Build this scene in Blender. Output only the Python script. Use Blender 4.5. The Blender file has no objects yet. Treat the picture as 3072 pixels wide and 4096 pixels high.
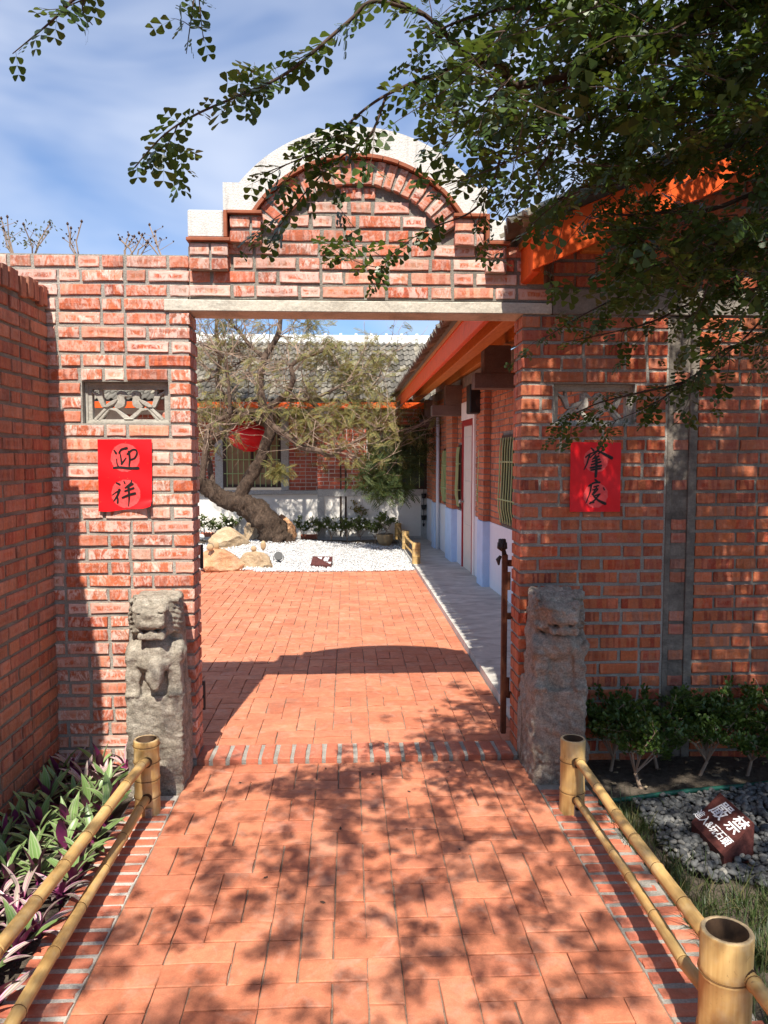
import bpy, bmesh, math, random
import numpy as np
from mathutils import Vector, Matrix, noise

R = math.radians
scene = bpy.context.scene
COL = scene.collection

# ------------------------------------------------------------------ camera, sky, sun, exposure
F_PX, VX, VY = 3077.0, 1390.0, 1835.0            # focal length and horizon point measured in the photograph
PITCH = math.atan((2048 - VY) / F_PX)
YAW = math.atan((1536 - VX) * math.cos(PITCH) / F_PX)
EYE = np.array([0.0, 0.0, 1.6])
FWD = np.array([math.sin(YAW) * math.cos(PITCH), math.cos(YAW) * math.cos(PITCH), -math.sin(PITCH)])
RGT = np.array([math.cos(YAW), -math.sin(YAW), 0.0])
UPV = np.cross(RGT, FWD)

cam_data = bpy.data.cameras.new('camera')
cam = bpy.data.objects.new('camera', cam_data)
COL.objects.link(cam)
cam.location = EYE
cam.rotation_euler = (R(90) - PITCH, 0, -YAW)
cam_data.sensor_fit = 'VERTICAL'
cam_data.sensor_height = 36.0
cam_data.lens = 36.0 * F_PX / 4096.0
cam_data.clip_start = 0.05
cam_data.clip_end = 2000
scene.camera = cam

SUN_DIR = Vector((0.085, 0.685, -1.0)).normalized()       # the way the light travels
world = bpy.data.worlds.new('World')
scene.world = world
world.use_nodes = True
wt = world.node_tree
for n in list(wt.nodes):
    wt.nodes.remove(n)
w_out = wt.nodes.new('ShaderNodeOutputWorld')
w_bg = wt.nodes.new('ShaderNodeBackground')
w_bg.inputs['Strength'].default_value = 0.078
w_sky = wt.nodes.new('ShaderNodeTexSky')
w_sky.sky_type = 'NISHITA'
w_sky.sun_disc = False
w_sky.sun_elevation = math.asin(-SUN_DIR.z)
w_sky.sun_rotation = math.atan2(-SUN_DIR.x, -SUN_DIR.y)
w_sky.altitude = 50
w_sky.air_density = 1.0
w_sky.dust_density = 0.8
w_sky.ozone_density = 2.5
w_tc = wt.nodes.new('ShaderNodeTexCoord')
w_map = wt.nodes.new('ShaderNodeMapping')
w_map.inputs['Scale'].default_value = (1.0, 1.0, 2.4)
w_map.inputs['Location'].default_value = (2.1, 0.3, 1.1)
w_n = wt.nodes.new('ShaderNodeTexNoise')
w_n.inputs['Scale'].default_value = 2.6
w_n.inputs['Detail'].default_value = 4
w_n.inputs['Roughness'].default_value = 0.5
w_n.inputs['Distortion'].default_value = 0.4
w_r = wt.nodes.new('ShaderNodeValToRGB')
w_r.color_ramp.elements[0].position = 0.38
w_r.color_ramp.elements[0].color = (0.10, 0.10, 0.10, 1)
w_r.color_ramp.elements[1].position = 0.72
w_r.color_ramp.elements[1].color = (0.75, 0.75, 0.75, 1)
w_mix = wt.nodes.new('ShaderNodeMixRGB')
w_mix.inputs[2].default_value = (7.6, 8.1, 9.2, 1)
wt.links.new(w_tc.outputs['Generated'], w_map.inputs['Vector'])
wt.links.new(w_map.outputs['Vector'], w_n.inputs['Vector'])
wt.links.new(w_n.outputs['Fac'], w_r.inputs['Fac'])
wt.links.new(w_r.outputs['Color'], w_mix.inputs[0])
w_tint = wt.nodes.new('ShaderNodeMixRGB'); w_tint.blend_type = 'MULTIPLY'
w_tint.inputs[0].default_value = 1.0
w_tint.inputs[2].default_value = (0.84, 1.10, 1.40, 1)
wt.links.new(w_sky.outputs['Color'], w_tint.inputs[1])
wt.links.new(w_tint.outputs['Color'], w_mix.inputs[1])
wt.links.new(w_mix.outputs['Color'], w_bg.inputs['Color'])
wt.links.new(w_bg.outputs['Background'], w_out.inputs['Surface'])

sun_data = bpy.data.lights.new('sun', 'SUN')
sun_data.energy = 5.0
sun_data.angle = R(0.53)
sun_data.color = (1.0, 0.935, 0.83)
sun = bpy.data.objects.new('sun', sun_data)
COL.objects.link(sun)
sun.location = (0, -10, 20)
sun.rotation_euler = SUN_DIR.to_track_quat('-Z', 'Y').to_euler()

scene.view_settings.view_transform = 'Standard'
scene.view_settings.look = 'None'
scene.view_settings.gamma = 1.0
scene.view_settings.use_curve_mapping = False
scene.view_settings.exposure = 0.70
scene.render.engine = 'CYCLES'
scene.cycles.max_bounces = 6
scene.cycles.diffuse_bounces = 4
scene.cycles.glossy_bounces = 2
scene.cycles.transmission_bounces = 3
scene.cycles.transparent_max_bounces = 8

# ------------------------------------------------------------------ helpers
def ray(x, y):
    return FWD + RGT * (x - 1536) / F_PX - UPV * (y - 2048) / F_PX
def on_z(x, y, z=0.0):
    d = ray(x, y); return EYE + d * ((z - EYE[2]) / d[2])
def on_y(x, y, Y):
    d = ray(x, y); return EYE + d * (Y / d[1])
def on_x(x, y, X):
    d = ray(x, y); return EYE + d * (X / d[0])

def tag(o, label=None, category=None, group=None, kind=None):
    if label: o['label'] = label
    if category: o['category'] = category
    if group: o['group'] = group
    if kind: o['kind'] = kind
    return o

def thing(name, label, category, loc=(0, 0, 0), rz=0.0, group=None):
    o = bpy.data.objects.new(name, None)
    COL.objects.link(o)
    o.empty_display_size = 0.1
    o.location = loc
    o.rotation_euler = (0, 0, rz)
    return tag(o, label, category, group)

def link(name, mesh, parent=None, loc=(0, 0, 0), rot=(0, 0, 0), kind=None):
    o = bpy.data.objects.new(name, mesh)
    COL.objects.link(o)
    o.location = loc
    o.rotation_euler = rot
    if parent is not None:
        o.parent = parent
    if kind: o['kind'] = kind
    return o

def copy_tree(o, parent=None):
    c = o.copy(); COL.objects.link(c)
    c.parent = parent
    for ch in list(o.children):
        copy_tree(ch, c)
    return c

def new_mesh(name, verts, faces, mats, smooth=False, mat_idx=None):
    me = bpy.data.meshes.new(name)
    me.from_pydata([tuple(v) for v in verts], [], [tuple(f) for f in faces])
    for m in (mats if isinstance(mats, (list, tuple)) else [mats]):
        me.materials.append(m)
    if mat_idx is not None:
        me.polygons.foreach_set('material_index', mat_idx)
    if smooth:
        me.polygons.foreach_set('use_smooth', [True] * len(me.polygons))
    me.update()
    return me

def combine(name, tv, tf, Rm, T, mats, tmat=None, smooth=False):
    """many copies of one small template (verts tv, faces tf of any sizes) baked into one mesh"""
    tv = np.asarray(tv, float)
    n, m = len(tv), len(T)
    V = (np.einsum('mij,nj->mni', Rm, tv) + T[:, None, :]).reshape(-1, 3)
    sizes = np.array([len(f) for f in tf]); flat = np.concatenate([np.array(f) for f in tf])
    loops = (flat[None, :] + (np.arange(m) * n)[:, None]).reshape(-1)
    tot = np.tile(sizes, m)
    start = np.concatenate([[0], np.cumsum(tot)[:-1]])
    me = bpy.data.meshes.new(name)
    me.vertices.add(len(V)); me.vertices.foreach_set('co', V.astype(np.float32).ravel())
    me.loops.add(len(loops)); me.loops.foreach_set('vertex_index', loops.astype(np.int32))
    me.polygons.add(len(tot)); me.polygons.foreach_set('loop_start', start.astype(np.int32))
    for mt in (mats if isinstance(mats, (list, tuple)) else [mats]):
        me.materials.append(mt)
    if tmat is not None:
        me.polygons.foreach_set('material_index', np.tile(np.array(tmat, np.int32), m))
    if smooth:
        me.polygons.foreach_set('use_smooth', np.ones(len(tot), bool))
    me.update(calc_edges=True)
    me.validate()
    return me

class MB:
    """collects simple solids into one mesh"""
    def __init__(self):
        self.v, self.f, self.m = [], [], []
    def add(self, v, f, mi=0):
        o = len(self.v)
        self.v += [tuple(p) for p in v]
        self.f += [tuple(i + o for i in q) for q in f]
        self.m += [mi] * len(f)
        return self
    def box(self, x0, x1, y0, y1, z0, z1, mi=0):
        v = [(x0, y0, z0), (x1, y0, z0), (x1, y1, z0), (x0, y1, z0), (x0, y0, z1), (x1, y0, z1), (x1, y1, z1), (x0, y1, z1)]
        f = [(0, 3, 2, 1), (4, 5, 6, 7), (0, 1, 5, 4), (1, 2, 6, 5), (2, 3, 7, 6), (3, 0, 4, 7)]
        return self.add(v, f, mi)
    def bevel_box(self, x0, x1, y0, y1, z0, z1, b=0.006, mi=0):
        bm = bmesh.new()
        bmesh.ops.create_cube(bm, size=1.0)
        for vv in bm.verts:
            vv.co = ((x0 + x1) / 2 + vv.co.x * (x1 - x0), (y0 + y1) / 2 + vv.co.y * (y1 - y0), (z0 + z1) / 2 + vv.co.z * (z1 - z0))
        bmesh.ops.bevel(bm, geom=bm.edges[:] + bm.verts[:], offset=b, segments=1, affect='EDGES')
        bm.verts.index_update()
        self.add([v.co[:] for v in bm.verts], [[v.index for v in q.verts] for q in bm.faces], mi)
        bm.free()
        return self
    def tube(self, pts, rad, sides=8, caps=True, mi=0):
        pts = [Vector(p) for p in pts]
        if not hasattr(rad, '__len__'):
            rad = [rad] * len(pts)
        rings, up = [], None
        for i, p in enumerate(pts):
            t = (pts[min(i + 1, len(pts) - 1)] - pts[max(i - 1, 0)])
            if t.length < 1e-9: t = Vector((0, 0, 1))
            t.normalize()
            if up is None:
                up = t.orthogonal().normalized()
            up = (up - t * up.dot(t))
            if up.length < 1e-6: up = t.orthogonal()
            up.normalize()
            w = t.cross(up)
            rings.append([p + (up * math.cos(a) + w * math.sin(a)) * rad[i] for a in [2 * math.pi * k / sides for k in range(sides)]])
        v = [q for r in rings for q in r]
        f = []
        for i in range(len(pts) - 1):
            for k in range(sides):
                a, b = i * sides + k, i * sides + (k + 1) % sides
                f.append((a, b, b + sides, a + sides))
        if caps:
            f.append(tuple(range(sides))[::-1])
            f.append(tuple(range((len(pts) - 1) * sides, len(pts) * sides)))
        return self.add(v, f, mi)
    def prism(self, outline, y0, y1, mi=0):
        """outline in (x, z), extruded along y"""
        n = len(outline)
        v = [(x, y0, z) for x, z in outline] + [(x, y1, z) for x, z in outline]
        f = [tuple(range(n)), tuple(range(2 * n - 1, n - 1, -1))]
        for i in range(n):
            j = (i + 1) % n
            f.append((j, i, i + n, j + n))
        return self.add(v, f, mi)
    def mesh(self, name, mats, smooth=False):
        return new_mesh(name, self.v, self.f, mats, smooth, self.m)
    def build(self, name, mats, parent=None, loc=(0, 0, 0), rot=(0, 0, 0), smooth=False, kind=None):
        return link(name, self.mesh(name, mats, smooth), parent, loc, rot, kind)

def surface_nets(Fv, origin, h):
    s = Fv < 0
    nx, ny, nz = Fv.shape
    acc = np.zeros((nx - 1, ny - 1, nz - 1, 3)); cnt = np.zeros((nx - 1, ny - 1, nz - 1))
    C = [(i, j, k) for i in (0, 1) for j in (0, 1) for k in (0, 1)]
    def sub(a, c): return a[c[0]:nx - 1 + c[0], c[1]:ny - 1 + c[1], c[2]:nz - 1 + c[2]]
    for a in C:
        for ax in range(3):
            if a[ax]: continue
            b = list(a); b[ax] = 1
            fa, fb = sub(Fv, a), sub(Fv, b)
            m = (fa < 0) != (fb < 0)
            t = np.where(m, fa / np.where(np.abs(fa - fb) < 1e-12, 1, fa - fb), 0)
            for q in range(3):
                acc[..., q] += np.where(m, a[q] + (t if q == ax else 0), 0)
            cnt += m
    act = cnt > 0
    idx = -np.ones(act.shape, int); idx[act] = np.arange(act.sum())
    ijk = np.argwhere(act)
    V = (ijk + acc[act] / cnt[act][:, None]) * h + np.array(origin)
    faces = []
    for ax in range(3):
        b, c = (ax + 1) % 3, (ax + 2) % 3
        sl0 = [slice(None)] * 3; sl1 = [slice(None)] * 3
        sl0[ax] = slice(0, -1); sl1[ax] = slice(1, None)
        d = s[tuple(sl0)] != s[tuple(sl1)]
        inv = s[tuple(sl0)]
        P = np.argwhere(d)
        ok = (P[:, b] > 0) & (P[:, c] > 0) & (P[:, b] < Fv.shape[b] - 1) & (P[:, c] < Fv.shape[c] - 1)
        P = P[ok]
        def g(db, dc):
            Q = P.copy(); Q[:, b] -= db; Q[:, c] -= dc
            return idx[Q[:, 0], Q[:, 1], Q[:, 2]]
        quad = np.stack([g(1, 1), g(0, 1), g(0, 0), g(1, 0)], 1)
        fl = inv[P[:, 0], P[:, 1], P[:, 2]]
        quad[~fl] = quad[~fl][:, ::-1]
        faces.append(quad)
    return V, np.concatenate(faces)

def vnoise(P, seed=0):
    """cheap value noise for arrays of points"""
    P = np.asarray(P); i = np.floor(P).astype(np.int64); f = P - i; f = f * f * (3 - 2 * f)
    def hsh(a, b, c):
        n = (a * 374761393 + b * 668265263 + c * 1274126177 + seed * 974711) & 0x7fffffff
        n = ((n ^ (n >> 13)) * 1103515245 + 12345) & 0x7fffffff
        n = ((n ^ (n >> 11)) * 69069 + 1) & 0x7fffffff
        return n / 0x7fffffff
    r = 0
    for a in (0, 1):
        for b in (0, 1):
            for c in (0, 1):
                w = (f[..., 0] if a else 1 - f[..., 0]) * (f[..., 1] if b else 1 - f[..., 1]) * (f[..., 2] if c else 1 - f[..., 2])
                r = r + w * hsh(i[..., 0] + a, i[..., 1] + b, i[..., 2] + c)
    return r * 2 - 1

# ------------------------------------------------------------------ materials
class NT:
    def __init__(self, name):
        self.mat = bpy.data.materials.new(name)
        self.mat.use_nodes = True
        self.t = self.mat.node_tree
        for n in list(self.t.nodes): self.t.nodes.remove(n)
        self.out = self.t.nodes.new('ShaderNodeOutputMaterial')
        self.b = self.t.nodes.new('ShaderNodeBsdfPrincipled')
        self.t.links.new(self.b.outputs[0], self.out.inputs['Surface'])
        self.b.inputs['Specular IOR Level'].default_value = 0.35
    def L(self, a, b): self.t.links.new(a, b)
    def node(self, kind, **kw):
        n = self.t.nodes.new(kind)
        for k, v in kw.items(): setattr(n, k, v)
        return n
    def coord(self, scale=(1, 1, 1), which='Object', jitter=False):
        tc = self.node('ShaderNodeTexCoord')
        mp = self.node('ShaderNodeMapping')
        mp.inputs['Scale'].default_value = scale
        self.L(tc.outputs[which], mp.inputs['Vector'])
        if jitter:
            oi = self.node('ShaderNodeObjectInfo')
            m = self.node('ShaderNodeMath', operation='MULTIPLY'); m.inputs[1].default_value = 57.0
            self.L(oi.outputs['Random'], m.inputs[0])
            self.L(m.outputs[0], mp.inputs['Location'])
        return mp.outputs[0]
    def noise(self, scale, detail=3, rough=0.55, vec=None, dist=0.0):
        n = self.node('ShaderNodeTexNoise')
        n.inputs['Scale'].default_value = scale; n.inputs['Detail'].default_value = detail
        n.inputs['Roughness'].default_value = rough; n.inputs['Distortion'].default_value = dist
        if vec is not None: self.L(vec, n.inputs['Vector'])
        return n.outputs['Fac']
    def voro(self, scale, vec=None, feature='F1', out='Distance'):
        n = self.node('ShaderNodeTexVoronoi'); n.feature = feature
        n.inputs['Scale'].default_value = scale
        if vec is not None: self.L(vec, n.inputs['Vector'])
        return n.outputs[out]
    def ramp(self, fac, stops, interp='LINEAR'):
        r = self.node('ShaderNodeValToRGB'); cr = r.color_ramp; cr.interpolation = interp
        while len(cr.elements) < len(stops): cr.elements.new(0.5)
        for e, (p, c) in zip(cr.elements, stops):
            e.position = p
            e.color = (c, c, c, 1) if not hasattr(c, '__len__') else (*c, 1)
        self.L(fac, r.inputs['Fac'])
        return r.outputs['Color']
    def mix(self, fac, a, b, mode='MIX'):
        n = self.node('ShaderNodeMixRGB', blend_type=mode)
        for sock, v in ((n.inputs[0], fac), (n.inputs[1], a), (n.inputs[2], b)):
            if hasattr(v, 'is_output') or hasattr(v, 'links'): self.L(v, sock)
            elif hasattr(v, '__len__'): sock.default_value = (*v, 1)
            else: sock.default_value = v if sock == n.inputs[0] else (v, v, v, 1)
        return n.outputs[0]
    def math(self, op, a, b=0.0):
        n = self.node('ShaderNodeMath', operation=op)
        for sock, v in ((n.inputs[0], a), (n.inputs[1], b)):
            if hasattr(v, 'links'): self.L(v, sock)
            else: sock.default_value = v
        return n.outputs[0]
    def rnd(self):
        oi = self.node('ShaderNodeObjectInfo'); ge = self.node('ShaderNodeNewGeometry')
        return self.math('FRACT', self.math('ADD', oi.outputs['Random'], ge.outputs['Random Per Island']))
    def bump(self, h, strength=0.3, dist=0.01):
        n = self.node('ShaderNodeBump')
        n.inputs['Strength'].default_value = strength; n.inputs['Distance'].default_value = dist
        self.L(h, n.inputs['Height']); self.L(n.outputs[0], self.b.inputs['Normal'])
    def color(self, c):
        s = self.b.inputs['Base Color']
        if hasattr(c, 'links'): self.L(c, s)
        else: s.default_value = (*c, 1)
    def rough(self, r):
        s = self.b.inputs['Roughness']
        if hasattr(r, 'links'): self.L(r, s)
        else: s.default_value = r
    def done(self, rough=None, metal=None):
        if rough is not None: self.rough(rough)
        if metal is not None: self.b.inputs['Metallic'].default_value = metal
        return self.mat

def m_plain(name, c, rough=0.6, var=0.15, scale=8, bump=0.15, metal=None, bscale=60):
    n = NT(name)
    v = n.coord()
    f = n.noise(scale, 4, 0.6, v)
    lo = tuple(x * (1 - var) for x in c); hi = tuple(min(1, x * (1 + var)) for x in c)
    n.color(n.ramp(f, [(0.3, lo), (0.7, hi)]))
    if bump: n.bump(n.noise(bscale, 3, 0.6, v), bump, 0.004)
    return n.done(rough, metal)

def m_brick(name, pal, haze, hazecol, band=0.5, bandcol=(0.55, 0.22, 0.10), dark=0.0):
    n = NT(name)
    r = n.rnd()
    k = len(pal)
    base = n.ramp(r, [(i / (k - 1), c) for i, c in enumerate(pal)])
    base = n.mix(1.0, base, n.ramp(n.math('FRACT', n.math('MULTIPLY', r, 13.7)), [(0, 0.70), (0.5, 0.95), (1, 1.12)]), 'MULTIPLY')
    vb = n.coord((1, 1, 1), jitter=True)
    vband = n.coord((27, 27, 2.0), jitter=True)
    f = n.noise(1.0, 1.5, 0.4, vband)
    base = n.mix(n.math('MULTIPLY', n.ramp(f, [(0.50, 0), (0.535, 1)]), band), base, bandcol)
    base = n.mix(n.math('MULTIPLY', n.ramp(f, [(0.36, 1), (0.40, 0)]), band * 0.6), base, tuple(min(0.8, q * 1.35 + 0.04) for q in bandcol))
    fine = n.noise(90, 4, 0.65, vb)
    base = n.mix(0.5, base, n.ramp(fine, [(0.3, 0.32), (0.7, 0.72)]), 'OVERLAY')
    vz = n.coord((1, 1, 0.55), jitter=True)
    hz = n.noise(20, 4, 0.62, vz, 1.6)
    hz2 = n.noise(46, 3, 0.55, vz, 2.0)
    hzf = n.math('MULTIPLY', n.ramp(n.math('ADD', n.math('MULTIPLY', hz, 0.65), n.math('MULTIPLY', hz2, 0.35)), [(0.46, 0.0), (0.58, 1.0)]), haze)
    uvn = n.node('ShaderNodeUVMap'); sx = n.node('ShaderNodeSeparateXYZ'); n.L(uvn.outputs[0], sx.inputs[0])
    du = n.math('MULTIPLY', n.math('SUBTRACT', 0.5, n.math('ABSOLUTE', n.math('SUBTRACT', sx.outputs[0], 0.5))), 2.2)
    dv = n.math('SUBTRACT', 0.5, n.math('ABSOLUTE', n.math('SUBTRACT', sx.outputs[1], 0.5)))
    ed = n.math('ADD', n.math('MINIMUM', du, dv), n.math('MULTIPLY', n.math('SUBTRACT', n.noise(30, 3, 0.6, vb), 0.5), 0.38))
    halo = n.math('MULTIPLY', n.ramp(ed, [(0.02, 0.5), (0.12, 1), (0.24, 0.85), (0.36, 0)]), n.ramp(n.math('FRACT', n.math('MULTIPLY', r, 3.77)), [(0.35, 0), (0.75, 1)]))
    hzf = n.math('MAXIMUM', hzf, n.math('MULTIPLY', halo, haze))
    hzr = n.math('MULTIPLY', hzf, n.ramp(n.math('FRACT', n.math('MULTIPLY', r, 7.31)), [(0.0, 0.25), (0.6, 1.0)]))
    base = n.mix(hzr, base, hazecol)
    if dark:
        vw = n.coord((1, 1, 1), 'Object', True)
        base = n.mix(n.math('MULTIPLY', n.ramp(n.noise(5, 3, 0.6, vw), [(0.5, 0), (0.75, 1)]), dark), base, (0.06, 0.045, 0.04))
    ge = n.node('ShaderNodeNewGeometry')
    wn = n.noise(1.7, 5, 0.65, ge.outputs['Position'])
    base = n.mix(n.math('MULTIPLY', n.ramp(wn, [(0.52, 0), (0.68, 1)]), 0.34), base, (0.19, 0.11, 0.08))
    base = n.mix(0.35, base, n.ramp(n.noise(3.1, 4, 0.6, ge.outputs['Position']), [(0.3, 0.30), (0.7, 0.70)]), 'OVERLAY')
    n.color(base)
    n.bump(n.noise(55, 4, 0.65, vb), 0.45, 0.006)
    return n.done(0.82)

def m_mortar(name, c, c2, bump=0.6):
    n = NT(name)
    v = n.coord()
    a = n.noise(7, 4, 0.65, v); b = n.noise(140, 3, 0.6, v)
    col = n.ramp(a, [(0.3, c), (0.7, c2)])
    col = n.mix(0.55, col, n.ramp(b, [(0.25, 0.25), (0.75, 0.75)]), 'OVERLAY')
    n.color(col)
    n.bump(n.mix(0.5, b, n.noise(45, 3, 0.6, v)), bump, 0.012)
    return n.done(0.92)

M = {}
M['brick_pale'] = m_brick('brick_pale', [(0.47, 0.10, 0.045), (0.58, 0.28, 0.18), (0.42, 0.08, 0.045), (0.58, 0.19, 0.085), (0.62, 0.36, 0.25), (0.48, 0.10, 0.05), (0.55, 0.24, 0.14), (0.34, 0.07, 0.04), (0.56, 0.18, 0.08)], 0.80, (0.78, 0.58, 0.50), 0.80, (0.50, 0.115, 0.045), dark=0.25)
M['brick_red_shaded'] = m_brick('brick_red_shaded', [(0.40, 0.055, 0.020), (0.46, 0.085, 0.030), (0.35, 0.045, 0.020), (0.48, 0.13, 0.042), (0.42, 0.06, 0.022), (0.40, 0.085, 0.04), (0.45, 0.10, 0.036), (0.29, 0.04, 0.020), (0.50, 0.19, 0.10)], 0.30, (0.54, 0.27, 0.18), 0.8, (0.49, 0.13, 0.045), dark=0.25)  # red brick right of the gate, tree shade darkened into its colour
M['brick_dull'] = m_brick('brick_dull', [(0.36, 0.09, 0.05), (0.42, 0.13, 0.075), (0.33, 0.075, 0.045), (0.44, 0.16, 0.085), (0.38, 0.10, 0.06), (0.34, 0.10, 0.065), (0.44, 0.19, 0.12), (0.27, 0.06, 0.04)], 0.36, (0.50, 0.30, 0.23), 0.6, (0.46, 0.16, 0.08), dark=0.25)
M['brick_far'] = m_brick('brick_far', [(0.42, 0.075, 0.045), (0.48, 0.10, 0.055), (0.38, 0.065, 0.04)], 0.15, (0.55, 0.3, 0.25), 0.2)
M['brick_orange'] = m_brick('brick_orange', [(0.44, 0.12, 0.05), (0.50, 0.17, 0.07), (0.38, 0.10, 0.05), (0.48, 0.15, 0.07)], 0.2, (0.58, 0.36, 0.26), 0.35)
M['mortar'] = m_mortar('mortar', (0.23, 0.21, 0.18), (0.38, 0.355, 0.31))
M['mortar_dark'] = m_mortar('mortar_dark', (0.16, 0.145, 0.12), (0.29, 0.265, 0.225))
M['mortar_edge'] = m_mortar('mortar_edge', (0.34, 0.31, 0.27), (0.56, 0.53, 0.47))
M['mortar_white'] = m_mortar('mortar_white', (0.55, 0.5, 0.45), (0.68, 0.63, 0.58), 0.3)
def m_paver(name, pal, stain):
    n = NT(name)
    r = n.rnd(); k = len(pal)
    base = n.ramp(r, [(i / (k - 1), c) for i, c in enumerate(pal)])
    v = n.coord(jitter=True)
    base = n.mix(0.35, base, n.ramp(n.noise(24, 4, 0.65, v), [(0.3, 0.3), (0.7, 0.72)]), 'OVERLAY')
    base = n.mix(0.35, base, n.ramp(n.noise(220, 2, 0.6, v), [(0.3, 0.35), (0.7, 0.65)]), 'OVERLAY')
    base = n.mix(n.math('MULTIPLY', n.ramp(n.noise(9, 4, 0.7, v, 0.6), [(0.52, 0), (0.72, 1)]), stain), base, (0.56, 0.34, 0.25))
    spot = n.ramp(n.voro(55, v), [(0.0, 1), (0.10, 0)])
    base = n.mix(n.math('MULTIPLY', spot, n.math('MULTIPLY', n.ramp(n.noise(6, 2, 0.5, v), [(0.55, 0), (0.7, 1)]), 0.5)), base, (0.12, 0.06, 0.045))
    ge = n.node('ShaderNodeNewGeometry')
    base = n.mix(0.45, base, n.ramp(n.noise(1.6, 6, 0.7, ge.outputs['Position']), [(0.3, 0.30), (0.7, 0.68)]), 'OVERLAY')
    base = n.mix(n.math('MULTIPLY', n.ramp(n.noise(5.0, 6, 0.75, ge.outputs['Position'], 0.5), [(0.52, 0), (0.72, 1)]), 0.55), base, (0.22, 0.105, 0.065))
    n.color(base)
    n.bump(n.noise(70, 5, 0.7, v), 0.4, 0.004)
    return n.done(0.78)
M['paver'] = m_paver('paver', [(0.48, 0.16, 0.082), (0.53, 0.19, 0.10), (0.45, 0.145, 0.075), (0.55, 0.21, 0.115), (0.47, 0.155, 0.085)], 0.4)
M['edging'] = m_paver('edging', [(0.46, 0.13, 0.07), (0.50, 0.17, 0.10), (0.42, 0.12, 0.07), (0.47, 0.16, 0.09)], 0.5)
M['joint'] = m_mortar('joint', (0.14, 0.095, 0.07), (0.34, 0.23, 0.165), 0.4)

n = NT('soil'); v = n.coord()
n.color(n.mix(n.ramp(n.noise(30, 4, 0.7, v), [(0.45, 0), (0.75, 1)]), n.ramp(n.noise(4, 5, 0.65, v), [(0.3, (0.045, 0.035, 0.026)), (0.7, (0.12, 0.095, 0.07))]), (0.15, 0.12, 0.09)))
n.bump(n.noise(26, 5, 0.7, v), 0.9, 0.03); M['soil'] = n.done(0.95)

n = NT('concrete_floor'); v = n.coord((1.6, 3.5, 1))
a = n.noise(1.6, 5, 0.6, v, 1.2)
col = n.ramp(a, [(0.34, (0.30, 0.28, 0.25)), (0.5, (0.46, 0.44, 0.395)), (0.66, (0.58, 0.555, 0.50))])
n.color(n.mix(0.3, col, n.ramp(n.noise(60, 3, 0.6, v), [(0.3, 0.35), (0.7, 0.65)]), 'OVERLAY'))
n.bump(n.noise(40, 3, 0.6, v), 0.15, 0.004); n.rough(n.ramp(a, [(0.3, 0.42), (0.7, 0.75)])); M['concrete_floor'] = n.done()

def m_concrete(name, lo, hi, stain, sc=3.0):
    n = NT(name); v = n.coord()
    col = n.ramp(n.noise(sc, 5, 0.65, v, 0.5), [(0.3, lo), (0.7, hi)])
    st = n.math('MULTIPLY', n.ramp(n.noise(2.2, 4, 0.7, n.coord((2.5, 1, 9))), [(0.48, 0), (0.72, 1)]), stain)
    col = n.mix(st, col, (0.07, 0.06, 0.05))
    n.color(n.mix(0.4, col, n.ramp(n.noise(90, 3, 0.6, v), [(0.3, 0.3), (0.7, 0.7)]), 'OVERLAY'))
    n.bump(n.noise(50, 4, 0.65, v), 0.45, 0.008)
    return n.done(0.9)
M['concrete'] = m_concrete('concrete', (0.34, 0.32, 0.285), (0.50, 0.47, 0.42), 0.25)
M['lintel'] = m_concrete('lintel', (0.46, 0.41, 0.33), (0.64, 0.59, 0.49), 0.4, 5)
M['concrete_dark'] = m_concrete('concrete_dark', (0.17, 0.15, 0.125), (0.30, 0.27, 0.23), 0.5)
M['column'] = m_concrete('column', (0.10, 0.085, 0.07), (0.25, 0.215, 0.175), 0.7, 9)
M['vent'] = m_concrete('vent', (0.32, 0.29, 0.245), (0.44, 0.41, 0.355), 0.2, 9)
n = NT('coping_stone'); v = n.coord()
sp = n.voro(110, v, out='Color')
n.color(n.mix(n.math('MULTIPLY', n.ramp(n.noise(2.5, 5, 0.7, v), [(0.55, 0), (0.8, 1)]), 0.3), n.mix(0.28, (0.62, 0.60, 0.56), n.ramp(n.noise(160, 2, 0.6, v), [(0.35, (0.40, 0.36, 0.31)), (0.65, (0.86, 0.84, 0.80))])), (0.36, 0.34, 0.32)))
cc = n.b.inputs['Base Color'].links[0].from_socket
n.color(n.mix(n.math('MULTIPLY', n.ramp(n.noise(1.0, 5, 0.7, n.coord((16, 4, 2.2)), 0.6), [(0.50, 0), (0.74, 1)]), 0.55), cc, (0.20, 0.185, 0.165)))
n.bump(n.noise(130, 2, 0.6, v), 0.5, 0.006); M['coping'] = n.done(0.85)
M['tile_brown'] = m_plain('tile_brown', (0.30, 0.085, 0.035), 0.6, 0.25, 20)
n = NT('orange_paint'); v = n.coord()
n.color(n.mix(0.5, (0.80, 0.10, 0.006), n.ramp(n.noise(3, 4, 0.6, n.coord((1, 6, 1))), [(0.3, (0.66, 0.06, 0.004)), (0.7, (0.84, 0.12, 0.010))])))
cc = n.b.inputs['Base Color'].links[0].from_socket
n.color(n.mix(n.math('MULTIPLY', n.ramp(n.noise(4, 6, 0.72, n.coord((3, 1.5, 3)), 0.8), [(0.52, 0), (0.72, 1)]), 0.45), cc, (0.34, 0.06, 0.012)))
n.bump(n.noise(30, 4, 0.65, n.coord((4, 0.6, 4))), 0.3, 0.004); M['orange'] = n.done(0.6)
n = NT('orange_board'); v = n.coord((8, 1.2, 8))
n.color(n.ramp(n.noise(6, 4, 0.6, v, 0.8), [(0.3, (0.50, 0.15, 0.025)), (0.7, (0.66, 0.25, 0.055))]))
M['orange_board'] = n.done(0.55)
M['roof_tile'] = None
n = NT('roof_tile'); r = n.rnd(); v = n.coord(jitter=True)
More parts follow.
